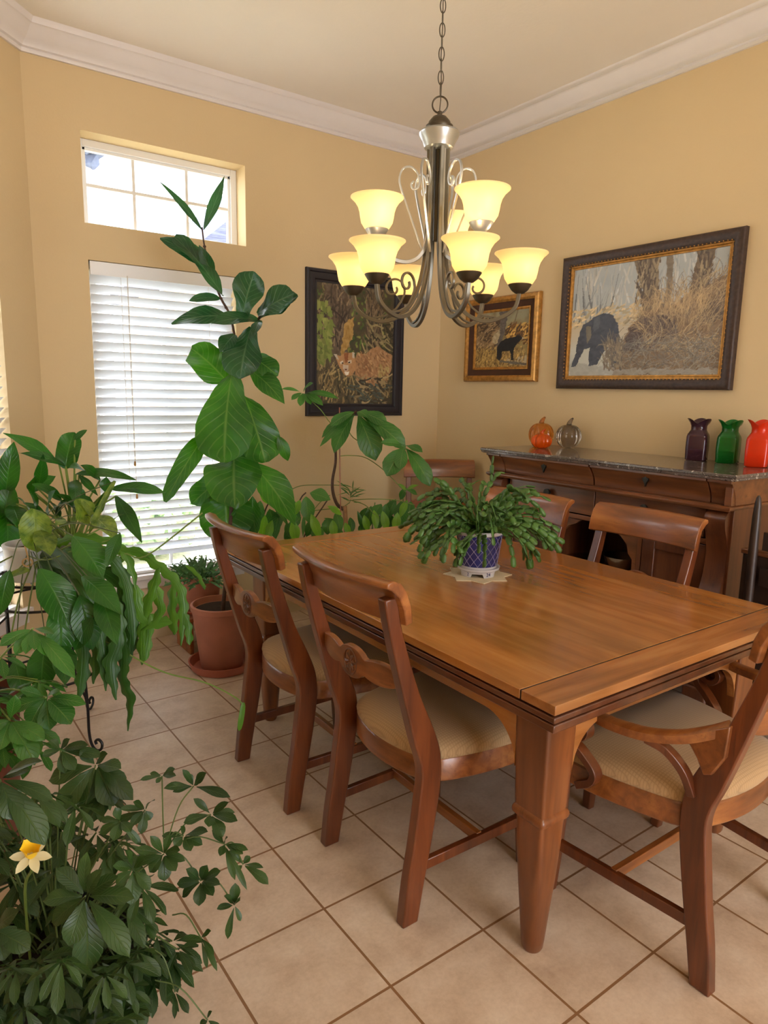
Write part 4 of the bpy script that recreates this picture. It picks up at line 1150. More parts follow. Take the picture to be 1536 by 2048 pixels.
def leaf(bm, A, B, wd, n=None, prof='ovate', arc=.12, fold=.18, wave=.05, nl=11, nw=5, side=0.0, twist=0.0):
    """a leaf blade from A to B; arc lifts the middle along the normal, side bends it in its own plane"""
    uvl = bm.loops.layers.uv.active
    A, B = V(A), V(B); ax = B-A; L = ax.length
    if L < 1e-5: return
    mid = (A+B)/2
    if n is None: n = (CAMP-mid).normalized()*.75+V((0, 0, .65))
    n = V(n)+V((RL.uniform(-.25, .25), RL.uniform(-.25, .25), RL.uniform(-.15, .15)))
    t0 = ax.normalized(); n = n-t0*n.dot(t0)
    if n.length < 1e-4: n = t0.orthogonal()
    n.normalize(); s = t0.cross(n)
    C = mid+n*(arc*L*2*.5)+s*(side*L)
    rows = []; ph = RL.random()*6
    for i in range(nl):
        t = i/(nl-1); p = A*(1-t)**2+C*2*t*(1-t)+B*t*t
        d = ((C-A)*(1-t)+(B-C)*t); d.normalize()
        nn = n-d*n.dot(d); nn.normalize(); ss = d.cross(nn)
        if twist:
            q = Matrix.Rotation(twist*(t-.3), 3, d); nn = q @ nn; ss = q @ ss
        hw = wd/2*lerp_prof(PR[prof], t)
        row = []
        for k in range(nw):
            u = -1+2*k/(nw-1)
            row.append((bm.verts.new(p+ss*(u*hw)+nn*(fold*abs(u)*hw+wave*wd*math.sin(ph+t*9+u*1.5)*abs(u))), (.5+u/2, t)))
        rows.append(row)
    for a, b in zip(rows, rows[1:]):
        for k in range(nw-1):
            q = (a[k], a[k+1], b[k+1], b[k])
            f = bm.faces.new([x[0] for x in q])
            for lp, x in zip(f.loops, q): lp[uvl].uv = x[1]
def PX(bm, a, b, wpx, D, dD=0, **kw):
    if kw.get('prof') in ('fiddle', 'round'):
        kw.setdefault('wave', .10); kw['nl'] = 17; kw['nw'] = 7
    leaf(bm, at(a[0], a[1], D), at(b[0], b[1], D+dD), wpx*D/FPX, **kw)
def stem(bm, pts, r, n=6):
    tube(bm, bez([p if len(p) == 3 and not isinstance(p[2], bool) else p for p in pts], 5), r, n)
def PS(bm, pts, D, r, n=6):
    """stem through (px,py[,D]) points"""
    P = [at(p[0], p[1], p[2] if len(p) > 2 else D) for p in pts]
    k = bez(P, 5); rr = r if not isinstance(r, tuple) else [r[0]+(r[1]-r[0])*i/(len(k)-1) for i in range(len(k))]
    tube(bm, k, rr, n)
def UMB(bm, c, tips, D, dD=-.02, prof='umb', w=None, **kw):
    for t in tips:
        ww = t[2] if len(t) > 2 else w
        a = (c[0]+(t[0]-c[0])*.08, c[1]+(t[1]-c[1])*.08)
        PX(bm, a, t[:2], ww, D, dD+RL.uniform(-.02, .02), prof=prof, nl=8, nw=5, **kw)
def rumb(bm, bs, c, L, k, root=None, droop=.5, w=.3):
    """a random umbrella of leaflets round c, with a petiole to root"""
    c = V(c); a0 = RL.random()*6
    for i in range(k):
        a = a0+2*PI*i/k+RL.uniform(-.2, .2); l = L*RL.uniform(.75, 1.1)
        d = V((math.cos(a), math.sin(a), -droop*RL.uniform(.5, 1.3))).normalized()
        leaf(bm, c+d*l*.1, c+d*l, l*w, n=V((0, 0, 1))-d*.2, prof='umb', arc=.12, nl=7, nw=5)
    if root is not None and bs is not None:
        r = V(root); m = (c+r)/2+V((0, 0, .04)); tube(bs, bez([r, m, c], 4), .0018, 5)
def pot(nm, c, r0, r1, h, m, par, rim=.012, rimh=.03):
    bm = BM()
    lathe(bm, [(r0*.96, 0), (r0, .004), (r1-rim*.6, h-rimh), (r1, h-rimh+.003), (r1, h-.003), (r1-.004, h), (r1-.012, h), (r1-.015, h-.03), (r1*.86, h-.035), (.001, h-.035)], c, 40)
    # the last rings are the inner wall; soil is its own mesh on top
    p = obj(nm, bm, m, par, ang=40)
    bm = BM(); lathe(bm, [(r1-.016, h-.033), (r1*.7, h-.024), (r1*.4, h-.028), (.001, h-.022)], c, 28, caps=False); obj('soil', bm, MT['soil'], par)
    return p
def saucer(c, r, h, m, lb):
    bm = BM(); lathe(bm, [(r*.86, 0), (r*.9, .003), (r, h-.004), (r, h), (r-.007, h), (r*.86, .008), (.001, .008)], c, 40)
    return tag(obj('pot_saucer', bm, m, ang=40), lb, 'saucer')

# ---- fiddle leaf fig in the terracotta pot on the floor
FP = (1.30, 3.22)
saucer((FP[0], FP[1], 0), .168, .046, MT['terra2'], 'terracotta saucer on the floor tiles under the fiddle leaf fig pot')
fg = empty('potted_fiddle_leaf_fig', (FP[0], FP[1], .009), label='tall fiddle leaf fig tree in a terracotta pot in front of the blind', cat='plant')
pot('pot', (FP[0], FP[1], .009), .105, .150, .335, MT['terra'], fg)
Df = 3.40
bm = BM(); PS(bm, [(445, 1225, 3.46), (455, 1120, 3.42), (463, 1000), (462, 890), (468, 800), (478, 730)], Df, (.011, .008), 8)
PS(bm, [(478, 730), (472, 690), (461, 633), (442, 597), (425, 555), (420, 537), (409, 493), (404, 455)], Df, (.007, .004), 8)
PS(bm, [(478, 730), (492, 690), (501, 668), (516, 641), (520, 630)], Df, (.007, .006), 8)
for px, py in ((461, 633), (452, 615), (442, 597), (436, 580), (425, 555), (409, 493), (501, 668), (510, 652)):
    q = bmesh.ops.create_icosphere(bm, subdivisions=1, radius=.009)
    for v in q['verts']: v.co += at(px, py, Df)
obj('stem', bm, MT['stemb'], fg)
bm = bmuv(); bm2 = bmuv()
T, D_ = bm2, bm
dn = lambda x, y, z: V((x, y, z))
camn = -Fv
for (a, b, w_, kw) in [
    ((405, 462), (320, 364), 17, dict(arc=.05, side=.04)), ((407, 460), (449, 352), 24, dict(arc=.05, side=.06)),
    ((420, 532), (320, 477), 44, dict(arc=.12)), ((446, 592), (348, 474), 56, dict(arc=.10)), ((428, 555), (398, 490), 26, dict()),
    ((441, 597), (378, 602), 26, dict(arc=.16)), ((463, 634), (343, 648), 48, dict(arc=.18)), ((482, 640), (508, 543), 64, dict(arc=.05)),
    ((514, 628), (588, 588), 62, dict(arc=.1)), ((517, 640), (596, 592), 54, dict(arc=.15)), ((518, 640), (422, 648), 44, dict(arc=.16)),
    ((502, 655), (480, 757), 82, dict(arc=.1)), ((520, 640), (508, 672), 22, dict()), ((470, 668), (440, 705), 36, dict())]:
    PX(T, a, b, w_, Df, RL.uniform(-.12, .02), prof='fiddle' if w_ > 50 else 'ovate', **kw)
for (a, b, w_, dd, kw) in [
    ((455, 765), (383, 697), 84, .06, dict(prof='round')), ((508, 716), (556, 752), 46, 0, dict(prof='round')), ((501, 740), (569, 808), 46, -.05, dict(arc=.18)),
    ((463, 748), (448, 925), 116, -.12, dict(prof='fiddle', arc=.12, wave=.07)), ((488, 790), (530, 925), 92, -.02, dict(prof='fiddle', arc=.1)),
    ((556, 872), (576, 922), 26, .05, dict()), ((405, 876), (330, 1004), 42, -.15, dict(prof='strap', arc=.1, twist=.9)),
    ((468, 912), (470, 1017), 110, -.18, dict(prof='round', arc=.14)), ((498, 922), (590, 1050), 74, .02, dict(arc=.15)), ((455, 950), (384, 1008), 60, .0, dict(prof='round')),
    ((450, 985), (458, 1084), 108, .0, dict(prof='round', arc=.1)), ((505, 992), (512, 1072), 34, .05, dict()), ((480, 1010), (492, 1090), 60, .08, dict(prof='round'))]:
    PX(D_, a, b, w_, Df+.02, dd, **kw)
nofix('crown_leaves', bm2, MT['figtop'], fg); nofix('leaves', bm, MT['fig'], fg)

# ---- frilly plant on a wooden stool by the window sill
SP = (1.33, 3.565)
st = empty('plant_stool', (SP[0], SP[1], 0), label='low reddish wooden stool under the small frilly pot plant by the sill', cat='stool')
bm = BM(); box(bm, SP[0]-.135, SP[0]+.135, SP[1]-.12, SP[1]+.12, .185, .205); obj('seat', bm, MT['wood_stool'], st, bevel=.004)
for sx in (-1, 1):
    bm = BM(); box(bm, SP[0]+sx*.10-.011, SP[0]+sx*.10+.011, SP[1]-.105, SP[1]+.105, 0, .185); obj('leg_panel', bm, MT['wood_stool'], st, bevel=.003)
saucer((SP[0], SP[1], .205), .118, .022, MT['terra2'], 'shallow terracotta saucer on the stool by the sill')
fp = empty('potted_frilly_plant', (SP[0], SP[1], .214), label='small frilly grey-green plant in a terracotta pot on the stool by the sill', cat='plant')
pot('pot', (SP[0], SP[1], .214), .088, .112, .20, MT['terra'], fp)
bm = bmuv()
for i in range(190):
    a = RL.random()*2*PI; r = .09*RL.random()**.5; p = V((SP[0]+r*math.cos(a), SP[1]+r*math.sin(a), .39))
    d = V((math.cos(a)*(.25+r*8), math.sin(a)*(.25+r*8), RL.uniform(.5, 1.3)-r*6)).normalized(); L = RL.uniform(.06, .15)
    q = p+d*L-V((0, 0, .04*RL.random()))
    for k in range(4):
        c = p.lerp(q, .35+.2*k); e = V((RL.uniform(-1, 1), RL.uniform(-1, 1), RL.uniform(-.4, .8)))*.022
        leaf(bm, c, c+e, .009, prof='ovate', nl=4, nw=3)
    leaf(bm, p, q, .012, prof='strap', nl=6, nw=3)
nofix('foliage', bm, MT['frill'], fp)

# ---- umbrella tree behind the table, staked
UP = (1.95, 3.10)
ut = empty('potted_umbrella_tree', (UP[0], UP[1], 0), label='tall staked umbrella tree behind the table, under the cougar painting', cat='plant')
pot('pot', (UP[0], UP[1], 0), .11, .15, .28, MT['terra'], ut)
Du = 3.72
b0 = at(692, 1062, Du)
bm = BM(); tube(bm, bez([(UP[0], UP[1], .25), (b0.x, b0.y, b0.z-.15), b0, at(690, 1025, Du), at(689, 1012, Du)], 5), .013, 8); obj('trunk', bm, MT['bark'], ut)
bm = BM(); PS(bm, [(688, 1020), (674, 1008), (666, 985), (665, 960), (671, 925), (673, 880), (690, 845), (713, 822)], Du, (.010, .005), 8); obj('dark_stem', bm, MT['stemb'], ut)
bm = BM(); PS(bm, [(682, 1062), (680, 960), (679, 815)], Du-.04, .0035, 6); obj('stake', bm, MT['wood_stool'], ut)
bm = BM()
for p in ([(679, 912), (700, 911), (730, 915), (765, 938), (795, 968), (812, 985)], [(690, 870), (660, 845), (640, 818), (605, 787)], [(690, 850), (713, 880), (760, 885), (812, 892)],
          [(572, 985), (600, 972), (640, 970), (688, 972), (702, 985)], [(705, 1000), (740, 998), (790, 1000), (830, 1010)], [(700, 1000), (730, 1010), (750, 1030)], [(660, 990), (640, 1005), (620, 1030)], [(700, 1005), (680, 1015), (620, 1022)]):
    PS(bm, p, Du, .0024, 5)
obj('petiole', bm, MT['stemg'], ut)
bm = bmuv()
UMB(bm, (713, 822), [(643, 876, 18), (661, 852, 24), (668, 906, 34), (752, 921, 50), (812, 900, 40), (640, 893, 14), (735, 835, 22), (775, 850, 30)], Du, -.06, arc=.22)
UMB(bm, (808, 890), [(860, 972, 38), (774, 952, 42), (845, 905, 20), (800, 940, 28), (762, 885, 18)], Du-.1, -.05, arc=.18)
UMB(bm, (605, 785), [(563, 778, 9), (600, 812, 15), (622, 809, 14), (626, 766, 14), (676, 797, 15), (646, 811, 17), (583, 800, 12)], Du, -.05, arc=.2)
for i in range(26):      # narrow young whorl on the side shoot
    a = RL.random()*2*PI; c = at(702+RL.uniform(-4, 4), 975+RL.uniform(0, 30), Du); d = V((math.cos(a), math.sin(a), RL.uniform(-.1, .8)))
    leaf(bm, c, c+d.normalized()*RL.uniform(.05, .10), .007, prof='lance', nl=6, nw=3)
nofix('leaves', bm, MT['schef'], ut)

# ---- leafy shrub behind the table
lp = empty('potted_leafy_shrub', (1.60, 3.42, 0), label='bushy green plant in a black pot between the fig and the umbrella tree', cat='plant')
pot('pot', (1.60, 3.42, 0), .10, .135, .26, MT['potblack'], lp)
bm = BM()
for p in ([(515, 1120), (520, 1060), (535, 1010), (552, 1000), (575, 998)], [(560, 1120), (575, 1060), (600, 1000), (612, 985)], [(600, 1110), (640, 1060), (650, 1040)], [(590, 1110), (615, 1060), (655, 1000)]):
    P = [V((1.60, 3.42, .24))]+[at(x, y, 3.7) for x, y in p]; tube(bm, bez(P, 5), .004, 6)
obj('stem', bm, MT['stemb'], lp)
bm = bmuv()
for a, b, w_ in [((520, 1002), (513, 1058), 26), ((540, 1018), (552, 1078), 32), ((562, 1016), (548, 1074), 26), ((545, 1004), (576, 1052), 14), ((602, 1034), (568, 1078), 22), ((566, 984), (600, 1048), 24),
                 ((612, 993), (618, 1046), 30), ((620, 985), (661, 1000), 30), ((608, 1030), (606, 1074), 8), ((632, 1036), (612, 1074), 22), ((648, 1036), (684, 1058), 14), ((655, 1036), (655, 1070), 24), ((672, 1026), (682, 1064), 20), ((592, 1062), (570, 1078), 30), ((500, 1025), (505, 1070), 22), ((575, 1046), (590, 1085), 26), ((640, 1055), (630, 1085), 26), ((660, 1060), (690, 1075), 22)]:
    PX(bm, a, b, w_, 3.66, RL.uniform(-.1, .05), prof='ovate', arc=.12)
nofix('leaves', bm, MT['schef'], lp)
bm = bmuv()
for a, b, w_ in [((530, 1030), (522, 1080), 20), ((585, 1040), (592, 1088), 22), ((622, 1028), (640, 1078), 20), ((600, 1000), (590, 1030), 16), ((655, 1012), (684, 1030), 14), ((545, 1040), (535, 1085), 18), ((665, 1040), (668, 1078), 18), ((690, 1045), (700, 1072), 14), ((520, 990), (540, 1010), 14)]:
    PX(bm, a, b, w_, 3.55, RL.uniform(-.05, .05), prof='ovate', arc=.12)
nofix('young_leaves', bm, MT['young'], lp)
lp2 = empty('potted_philodendron', (2.20, 3.20, 0), label='bushy green plant behind the far table end, right of the umbrella tree', cat='plant')
pot('pot', (2.20, 3.20, 0), .10, .13, .26, MT['potblack'], lp2)
bm = BM()
for p in ([(745, 1050), (750, 1005)], [(770, 1050), (780, 1000)], [(800, 1050), (806, 985), (812, 975)], [(760, 1060), (725, 1020)]):
    P = [V((2.20, 3.20, .24))]+[at(x, y, 3.95) for x, y in p]; tube(bm, bez(P, 5), .004, 6)
obj('stem', bm, MT['stemg'], lp2)
bm = bmuv()
for a, b, w_ in [((742, 1012), (735, 1058), 20), ((762, 1008), (742, 1040), 22), ((757, 1030), (756, 1062), 22), ((772, 1008), (766, 1052), 20), ((792, 998), (772, 1042), 26), ((802, 1003), (802, 1055), 30), ((822, 1003), (814, 1058), 28), ((715, 1022), (724, 1060), 10), ((812, 975), (800, 1000), 14), ((735, 1015), (718, 1040), 14), ((840, 1005), (846, 1050), 26), ((780, 1030), (786, 1065), 26), ((730, 1045), (722, 1070), 20), ((700, 1035), (705, 1065), 16), ((812, 978), (835, 990), 14)]:
    PX(bm, a, b, w_, 3.92, RL.uniform(-.1, .05), prof='ovate', arc=.12)
nofix('leaves', bm, MT['schef'], lp2)
bm = bmuv()
for a, b, w_ in [((748, 1020), (752, 1060), 16), ((765, 1022), (774, 1064), 18), ((728, 1030), (736, 1064), 16), ((795, 1025), (790, 1065), 18), ((812, 980), (838, 970), 9), ((812, 980), (796, 968), 9), ((815, 1000), (800, 1035), 16)]:
    PX(bm, a, b, w_, 3.82, RL.uniform(-.05, .05), prof='ovate', arc=.12)
nofix('young_leaves', bm, MT['young'], lp2)

# ---- wire stand with two pots at the left
WS = (.44, 2.86); WZ = .70
ws = empty('wire_plant_stand', (WS[0], WS[1], 0), label='black wrought-iron plant stand with curled feet at the left, under the white and grey pots', cat='plant stand')
for z_, r in ((WZ-.006, .17), (WZ-.10, .172), (.30, .172)):
    bm = BM(); tube(bm, [(WS[0]+r*math.cos(t), WS[1]+r*math.sin(t), z_) for t in [2*PI*i/40 for i in range(41)]], .005, 6); obj('ring', bm, MT['iron'], ws)
for k in range(-5, 6):
    h = .03*k; L = math.sqrt(max(0, .17**2-h*h)); bm = BM(); tube(bm, [(WS[0]+h, WS[1]-L, WZ-.005), (WS[0]+h, WS[1]+L, WZ-.005)], .003, 5); obj('shelf_wire', bm, MT['iron'], ws)

for k, a in enumerate((.86, 2.4, 3.7, 5.3)):
    r1 = .17; ca, sa = math.cos(a), math.sin(a); R1 = .285 if k == 0 else .22
    pts = [(r1, WZ), (r1, .4), (r1+.01, .2), (R1-.04, .08), (R1-.03, .028), (R1-.008, .008), (R1+.016, .018), (R1+.022, .042), (R1+.006, .056), (R1-.010, .046), (R1-.006, .034)]
    bm = BM(); tube(bm, bez([(WS[0]+r*ca, WS[1]+r*sa, z_) for r, z_ in pts], 5), .0055, 8); obj('leg', bm, MT['iron'], ws)
    bm = BM(); tube(bm, bez([(WS[0]+r1*ca, WS[1]+r1*sa, .58), (WS[0]+(r1+.09)*ca, WS[1]+(r1+.09)*sa, .52), (WS[0]+(r1+.05)*ca, WS[1]+(r1+.05)*sa, .44), (WS[0]+r1*ca, WS[1]+r1*sa, .40)], 6), .004, 6); obj('scroll', bm, MT['iron'], ws)
Dp = 2.72
c_ = at(145, 1076, Dp); GP = (c_.x, c_.y)
pl = empty('potted_peace_lily', (GP[0], GP[1], WZ), label='dark green broad-leaved plant in a grey pot on the wire stand', cat='plant')
pot('pot', (GP[0], GP[1], WZ), .072, .088, c_.z-WZ, MT['potgrey'], pl, rim=.004, rimh=.012)
bm = bmuv(); bs = BM(); base = at(148, 1085, Dp)
PL = [((131, 937), (148, 864), 48, 'round'), ((118, 928), (6, 866), 32, 'lance'), ((132, 932), (38, 906), 24, 'lance'), ((150, 880), (174, 860), 15, 'ovate'), ((152, 948), (272, 960), 26, 'lance'), ((222, 978), (332, 986), 32, 'ovate'), ((232, 992), (284, 1086), 32, 'lance'),
      ((75, 976), (86, 908), 26, 'lance'), ((60, 985), (112, 952), 30, 'ovate'), ((125, 1002), (64, 968), 28, 'ovate'), ((168, 940), (138, 936), 22, 'ovate'), ((158, 950), (196, 992), 16, 'lance'), ((150, 960), (150, 1010), 26, 'ovate'), ((100, 1030), (112, 980), 30, 'lance'),
      ((10, 1000), (28, 884), 44, 'ovate'), ((4, 1050), (22, 965), 46, 'ovate'), ((10, 1000), (14, 1108), 54, 'ovate'), ((25, 1010), (40, 1060), 40, 'ovate'), ((190, 1012), (150, 992), 20, 'ovate'), ((200, 960), (160, 930), 24, 'ovate'), ((208, 1004), (170, 1030), 22, 'lance')]
for _i in range(16):
    x_ = RL.uniform(20, 220); y_ = RL.uniform(975, 1060); an_ = RL.uniform(-2.6, -.5); l_ = RL.uniform(40, 75)
    PL.append(((x_, y_), (x_+l_*math.cos(an_), y_+l_*.7*math.sin(an_)), RL.uniform(14, 26), RL.choice(('lance', 'ovate'))))
for a, b, w_, pf in PL:
    dd = RL.uniform(-.15, .05); PX(bm, a, b, w_, Dp, dd, prof=pf, arc=.16)
    p = at(a[0], a[1], Dp); mdl = (base+p)/2+V((0, 0, .03)); tube(bs, bez([base+V((RL.uniform(-.03, .03), RL.uniform(-.03, .03), -.02)), mdl, p], 4), .0035, 5)
obj('stem', bs, MT['stemg'], pl); nofix('leaves', bm, MT['peace'], pl)

c_ = at(58, 1085, 2.58); EP = (c_.x, c_.y)
ep = empty('potted_orchid_cactus', (EP[0], EP[1], WZ), label='orchid cactus in a white pot, long flat scalloped stems cascading to the floor', cat='plant')
pot('pot', (EP[0], EP[1], WZ), .075, .092, c_.z-WZ, MT['potwhite'], ep, rim=.005, rimh=.014)
def flatstem(bm, pts, wpx, D, lobes=None):
    """flat scalloped stem through (px,py[,D]) points"""
    uvl = bm.loops.layers.uv.active
    P = bez([at(p[0], p[1], p[2] if len(p) > 2 else D) for p in pts], 9); n = len(P)
    Lt = sum((P[i+1]-P[i]).length for i in range(n-1)); lobes = lobes or max(3, Lt/.055); acc = 0; rows = []
    ph = RL.random()*6; tw = RL.uniform(-1.0, 1.0)
    fr = frames(P, tuple(camn+V((RL.uniform(-.4, .4), RL.uniform(-.4, .4), RL.uniform(-.2, .4)))))
    for i, (p, (t, a, b)) in enumerate(zip(P, fr)):
        if i: acc += (P[i]-P[i-1]).length
        s = acc/Lt; q = Matrix.Rotation(tw*(s-.4), 3, t); a = q @ a; b = q @ b
        taper = min(1, .25+s*5)*min(1, .12+(1-s)*7)
        hw = wpx*D/FPX/2*taper
        row = []
        for k, u in enumerate((-1, -.5, 0, .5, 1)):
            sc = 1-.42*(abs(math.sin(PI*lobes*s+ph+(PI/2 if u < 0 else 0)))**2 if abs(u) == 1 else 0)
            row.append((bm.verts.new(p+b*(u*hw*sc)+a*(-.25*abs(u)*hw+.06*hw*math.sin(8*s+u))), (.5+u/2, s)))
        rows.append(row)
    for r1, r2 in zip(rows, rows[1:]):
        for k in range(4):
            q = (r1[k], r1[k+1], r2[k+1], r2[k]); f = bm.faces.new([x[0] for x in q])
            for lp_, x in zip(f.loops, q): lp_[uvl].uv = x[1]
De = 2.42
bm = bmuv(); bmd = bmuv()
for pts, w_ in [([(80, 1105, 2.56), (150, 1075), (215, 1082), (250, 1105), (268, 1150), (272, 1180)], 22), ([(272, 1170), (278, 1215), (300, 1240), (345, 1245)], 30), ([(90, 1110, 2.56), (160, 1105), (265, 1104), (310, 1128), (352, 1165), (366, 1210), (362, 1292)], 24), ([(345, 1170), (342, 1220), (348, 1270)], 28),
                ([(318, 1135), (300, 1190), (286, 1240), (284, 1330)], 30), ([(300, 1230), (296, 1270), (290, 1322)], 22), ([(310, 1165), (318, 1225), (280, 1262)], 26), ([(230, 1130), (262, 1100), (300, 1118)], 18), ([(372, 1130), (395, 1150), (410, 1180)], 10), ([(366, 1225), (376, 1250), (380, 1290)], 18)]:
    flatstem(bm, pts, w_, De)
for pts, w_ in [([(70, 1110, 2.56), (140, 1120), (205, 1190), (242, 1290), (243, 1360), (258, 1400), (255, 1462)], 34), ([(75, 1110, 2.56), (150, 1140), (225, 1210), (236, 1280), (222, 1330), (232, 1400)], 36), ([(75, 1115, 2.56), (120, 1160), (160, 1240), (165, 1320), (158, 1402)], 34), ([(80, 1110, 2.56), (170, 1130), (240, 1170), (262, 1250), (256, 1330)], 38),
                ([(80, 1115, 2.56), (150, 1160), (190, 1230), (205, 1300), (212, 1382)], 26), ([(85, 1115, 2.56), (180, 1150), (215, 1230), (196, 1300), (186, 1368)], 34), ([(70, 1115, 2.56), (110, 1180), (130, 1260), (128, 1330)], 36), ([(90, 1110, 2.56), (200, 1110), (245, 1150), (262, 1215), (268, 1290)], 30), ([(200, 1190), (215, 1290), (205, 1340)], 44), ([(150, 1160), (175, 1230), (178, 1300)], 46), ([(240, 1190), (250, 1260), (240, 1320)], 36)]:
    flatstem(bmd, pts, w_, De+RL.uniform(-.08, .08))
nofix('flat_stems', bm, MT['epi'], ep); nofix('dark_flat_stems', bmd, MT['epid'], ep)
bm = BM()
for pts in ([(70, 1110, 2.56), (180, 1145), (245, 1108), (292, 1112), (405, 1026)], [(60, 1110, 2.56), (120, 1200), (170, 1255), (260, 1310), (330, 1345), (400, 1362), (440, 1378), (475, 1398), (487, 1412)], [(40, 1105, 2.56), (90, 1120), (150, 1100), (220, 1080)], [(10, 1150, 2.3), (70, 1125, 2.5), (140, 1090), (205, 1055)],
            [(30, 1110, 2.56), (0, 1125, 2.3), (-40, 1150, 2.2)], [(60, 1115, 2.56), (20, 1160, 2.3), (-10, 1230, 2.2)], [(70, 1115, 2.56), (40, 1190, 2.4), (20, 1280, 2.3)], [(75, 1115, 2.56), (60, 1200, 2.4), (45, 1290, 2.3)]):
    PS(bm, pts, De, .0028, 6)
obj('runner', bm, MT['stemg'], ep)
bm = bmuv(); PX(bm, (487, 1405), (478, 1462), 11, De, prof='strap'); nofix('runner_tip', bm, MT['epi'], ep)
bm = BM(); PS(bm, [(38, 1050, 2.5), (48, 1085, 2.42), (58, 1122, 2.38)], 2.4, .003, 6)
tube(bm, [at(55+10*math.cos(t), 1125+8*math.sin(t), 2.38) for t in [2*PI*i/16 for i in range(17)]], .003, 6)
obj('twine', bm, MT['twine'], ep)
# broad leaves in front of the stand (a trailing vine rooted in the same pot)
bm = bmuv(); bs = BM()
vn = empty('trailing_pothos', (EP[0]+.0, EP[1]-.0, c_.z), label='trailing vine with large glossy and yellow-variegated leaves in front of the white pot', cat='plant')
VL = [((147, 1072), (206, 1158), 64, 'ovate'), ((80, 1138), (142, 1262), 78, 'lance'), ((165, 1152), (243, 1230), 50, 'lance'), ((240, 1066), (214, 1134), 28, 'ovate'), ((92, 1282), (84, 1388), 58, 'ovate'), ((160, 1190), (185, 1300), 60, 'ovate'), ((120, 1180), (120, 1330), 60, 'lance'), ((200, 1180), (235, 1290), 50, 'lance'), ((186, 1235), (150, 1300), 40, 'ovate'), ((20, 1140), (0, 1230), 40, 'ovate'), ((30, 1320), (50, 1400), 44, 'ovate'), ((130, 1290), (130, 1370), 46, 'ovate')]
for a, b, w_, pf in VL:
    PX(bm, a, b, w_, 2.1, RL.uniform(-.1, .05), prof=pf, arc=.14)
    p = at(a[0], a[1], 2.1); tube(bs, bez([V((EP[0], EP[1], c_.z-.01)), (V((EP[0], EP[1], c_.z))+p)/2+V((0, 0, .05)), p], 5), .0018, 5)
bv = bmuv()
for a, b, w_, pf in [((68, 1018), (72, 1104), 60, 'round'), ((150, 1000), (178, 1046), 52, 'round'), ((186, 1030), (232, 1078), 44, 'ovate'), ((80, 1060), (100, 1112), 44, 'ovate'), ((196, 1050), (162, 1000), 12, 'strap'), ((230, 962), (178, 1068), 12, 'strap'), ((130, 1040), (112, 1052), 20, 'ovate'), ((60, 1140), (20, 1152), 22, 'ovate')]:
    PX(bv, a, b, w_, 2.3, RL.uniform(-.08, .05), prof=pf, arc=.12)
    p = at(a[0], a[1], 2.3); tube(bs, bez([V((EP[0], EP[1], c_.z-.01)), (V((EP[0], EP[1], c_.z))+p)/2+V((0, 0, .04)), p], 5), .0016, 5)
obj('stem', bs, MT['stemd'], vn); nofix('leaves', bm, MT['peace'], vn); nofix('variegated_leaves', bv, MT['varieg'], vn)

# ---- umbrella plant in a brown planter at the left edge
q_ = at(-50, 1400, 2.05); BP = (q_.x, q_.y)
up = empty('potted_umbrella_plant', (BP[0], BP[1], 0), label='umbrella plant in a tall brown planter at the left edge, below the white pot', cat='plant')
pot('planter', (BP[0], BP[1], 0), .09, .125, .52, MT['planter'], up)
bm = bmuv(); bs = BM(); D1 = 1.85
UMB(bm, (66, 1257), [(0, 1292, 28), (30, 1310, 24), (52, 1308, 24), (70, 1300, 20), (96, 1314, 26), (150, 1356, 34), (108, 1268, 16)], D1, -.05, arc=.16)
UMB(bm, (92, 1395), [(142, 1448, 46), (172, 1408, 26), (60, 1450, 44), (22, 1420, 30), (100, 1460, 40), (120, 1382, 16), (40, 1380, 22)], D1, -.03, arc=.16)
UMB(bm, (20, 1440), [(0, 1500, 30), (50, 1490, 36), (70, 1530, 44), (90, 1480, 36), (-20, 1460, 30), (30, 1390, 26)], D1-.1, -.03, arc=.16)
for cxy in ((66, 1257), (92, 1395), (20, 1440)):
    p = at(*cxy, D1); r = V((BP[0], BP[1], .49)); tube(bs, bez([r, (r+p)/2+V((0, 0, .03)), p], 5), .003, 5)
for i in range(12):
    p = at(RL.uniform(-30, 90), RL.uniform(1300, 1500), RL.uniform(1.85, 2.1)); rumb(bm, bs, p, RL.uniform(.07, .11), 7, (BP[0], BP[1], .49))
obj('petiole', bs, MT['stemg'], up); nofix('leaves', bm, MT['schef'], up)

# ---- big near umbrella plant, lower left
q_ = at(120, 2010, 1.42); NP = (q_.x, q_.y); NZ = .30
npn = empty('potted_dwarf_umbrella_tree', (NP[0], NP[1], 0), label='large dense umbrella plant in a black pot filling the lower left foreground', cat='plant')
pot('pot', (NP[0], NP[1], 0), .13, .165, NZ, MT['potblack'], npn)
bm = bmuv(); bs = BM(); D2 = 1.36; root = V((NP[0], NP[1], NZ-.02))
def um(c, tips, D, w=None, dD=-.015, r=None):
    UMB(bm, c, tips, D, dD, w=w, arc=.14)
    p = at(c[0], c[1], D); rr = V(at(*r)) if r else root; tube(bs, bez([rr, rr.lerp(p, .5)+V((0, 0, .025)), p], 5), .0014, 5)
um((171, 1792), [(86, 1802, 34), (112, 1736, 34), (174, 1704, 28), (205, 1738, 26), (268, 1796, 38), (259, 1914, 46), (173, 1948, 60), (138, 1892, 46), (104, 1846, 40), (236, 1752, 30)], 1.12)
H2 = (328, 1705, 1.36)
um((324, 1552), [(280, 1560, 11), (300, 1546, 10), (350, 1537, 15), (352, 1552, 14), (312, 1566, 10)], 1.36, r=H2)
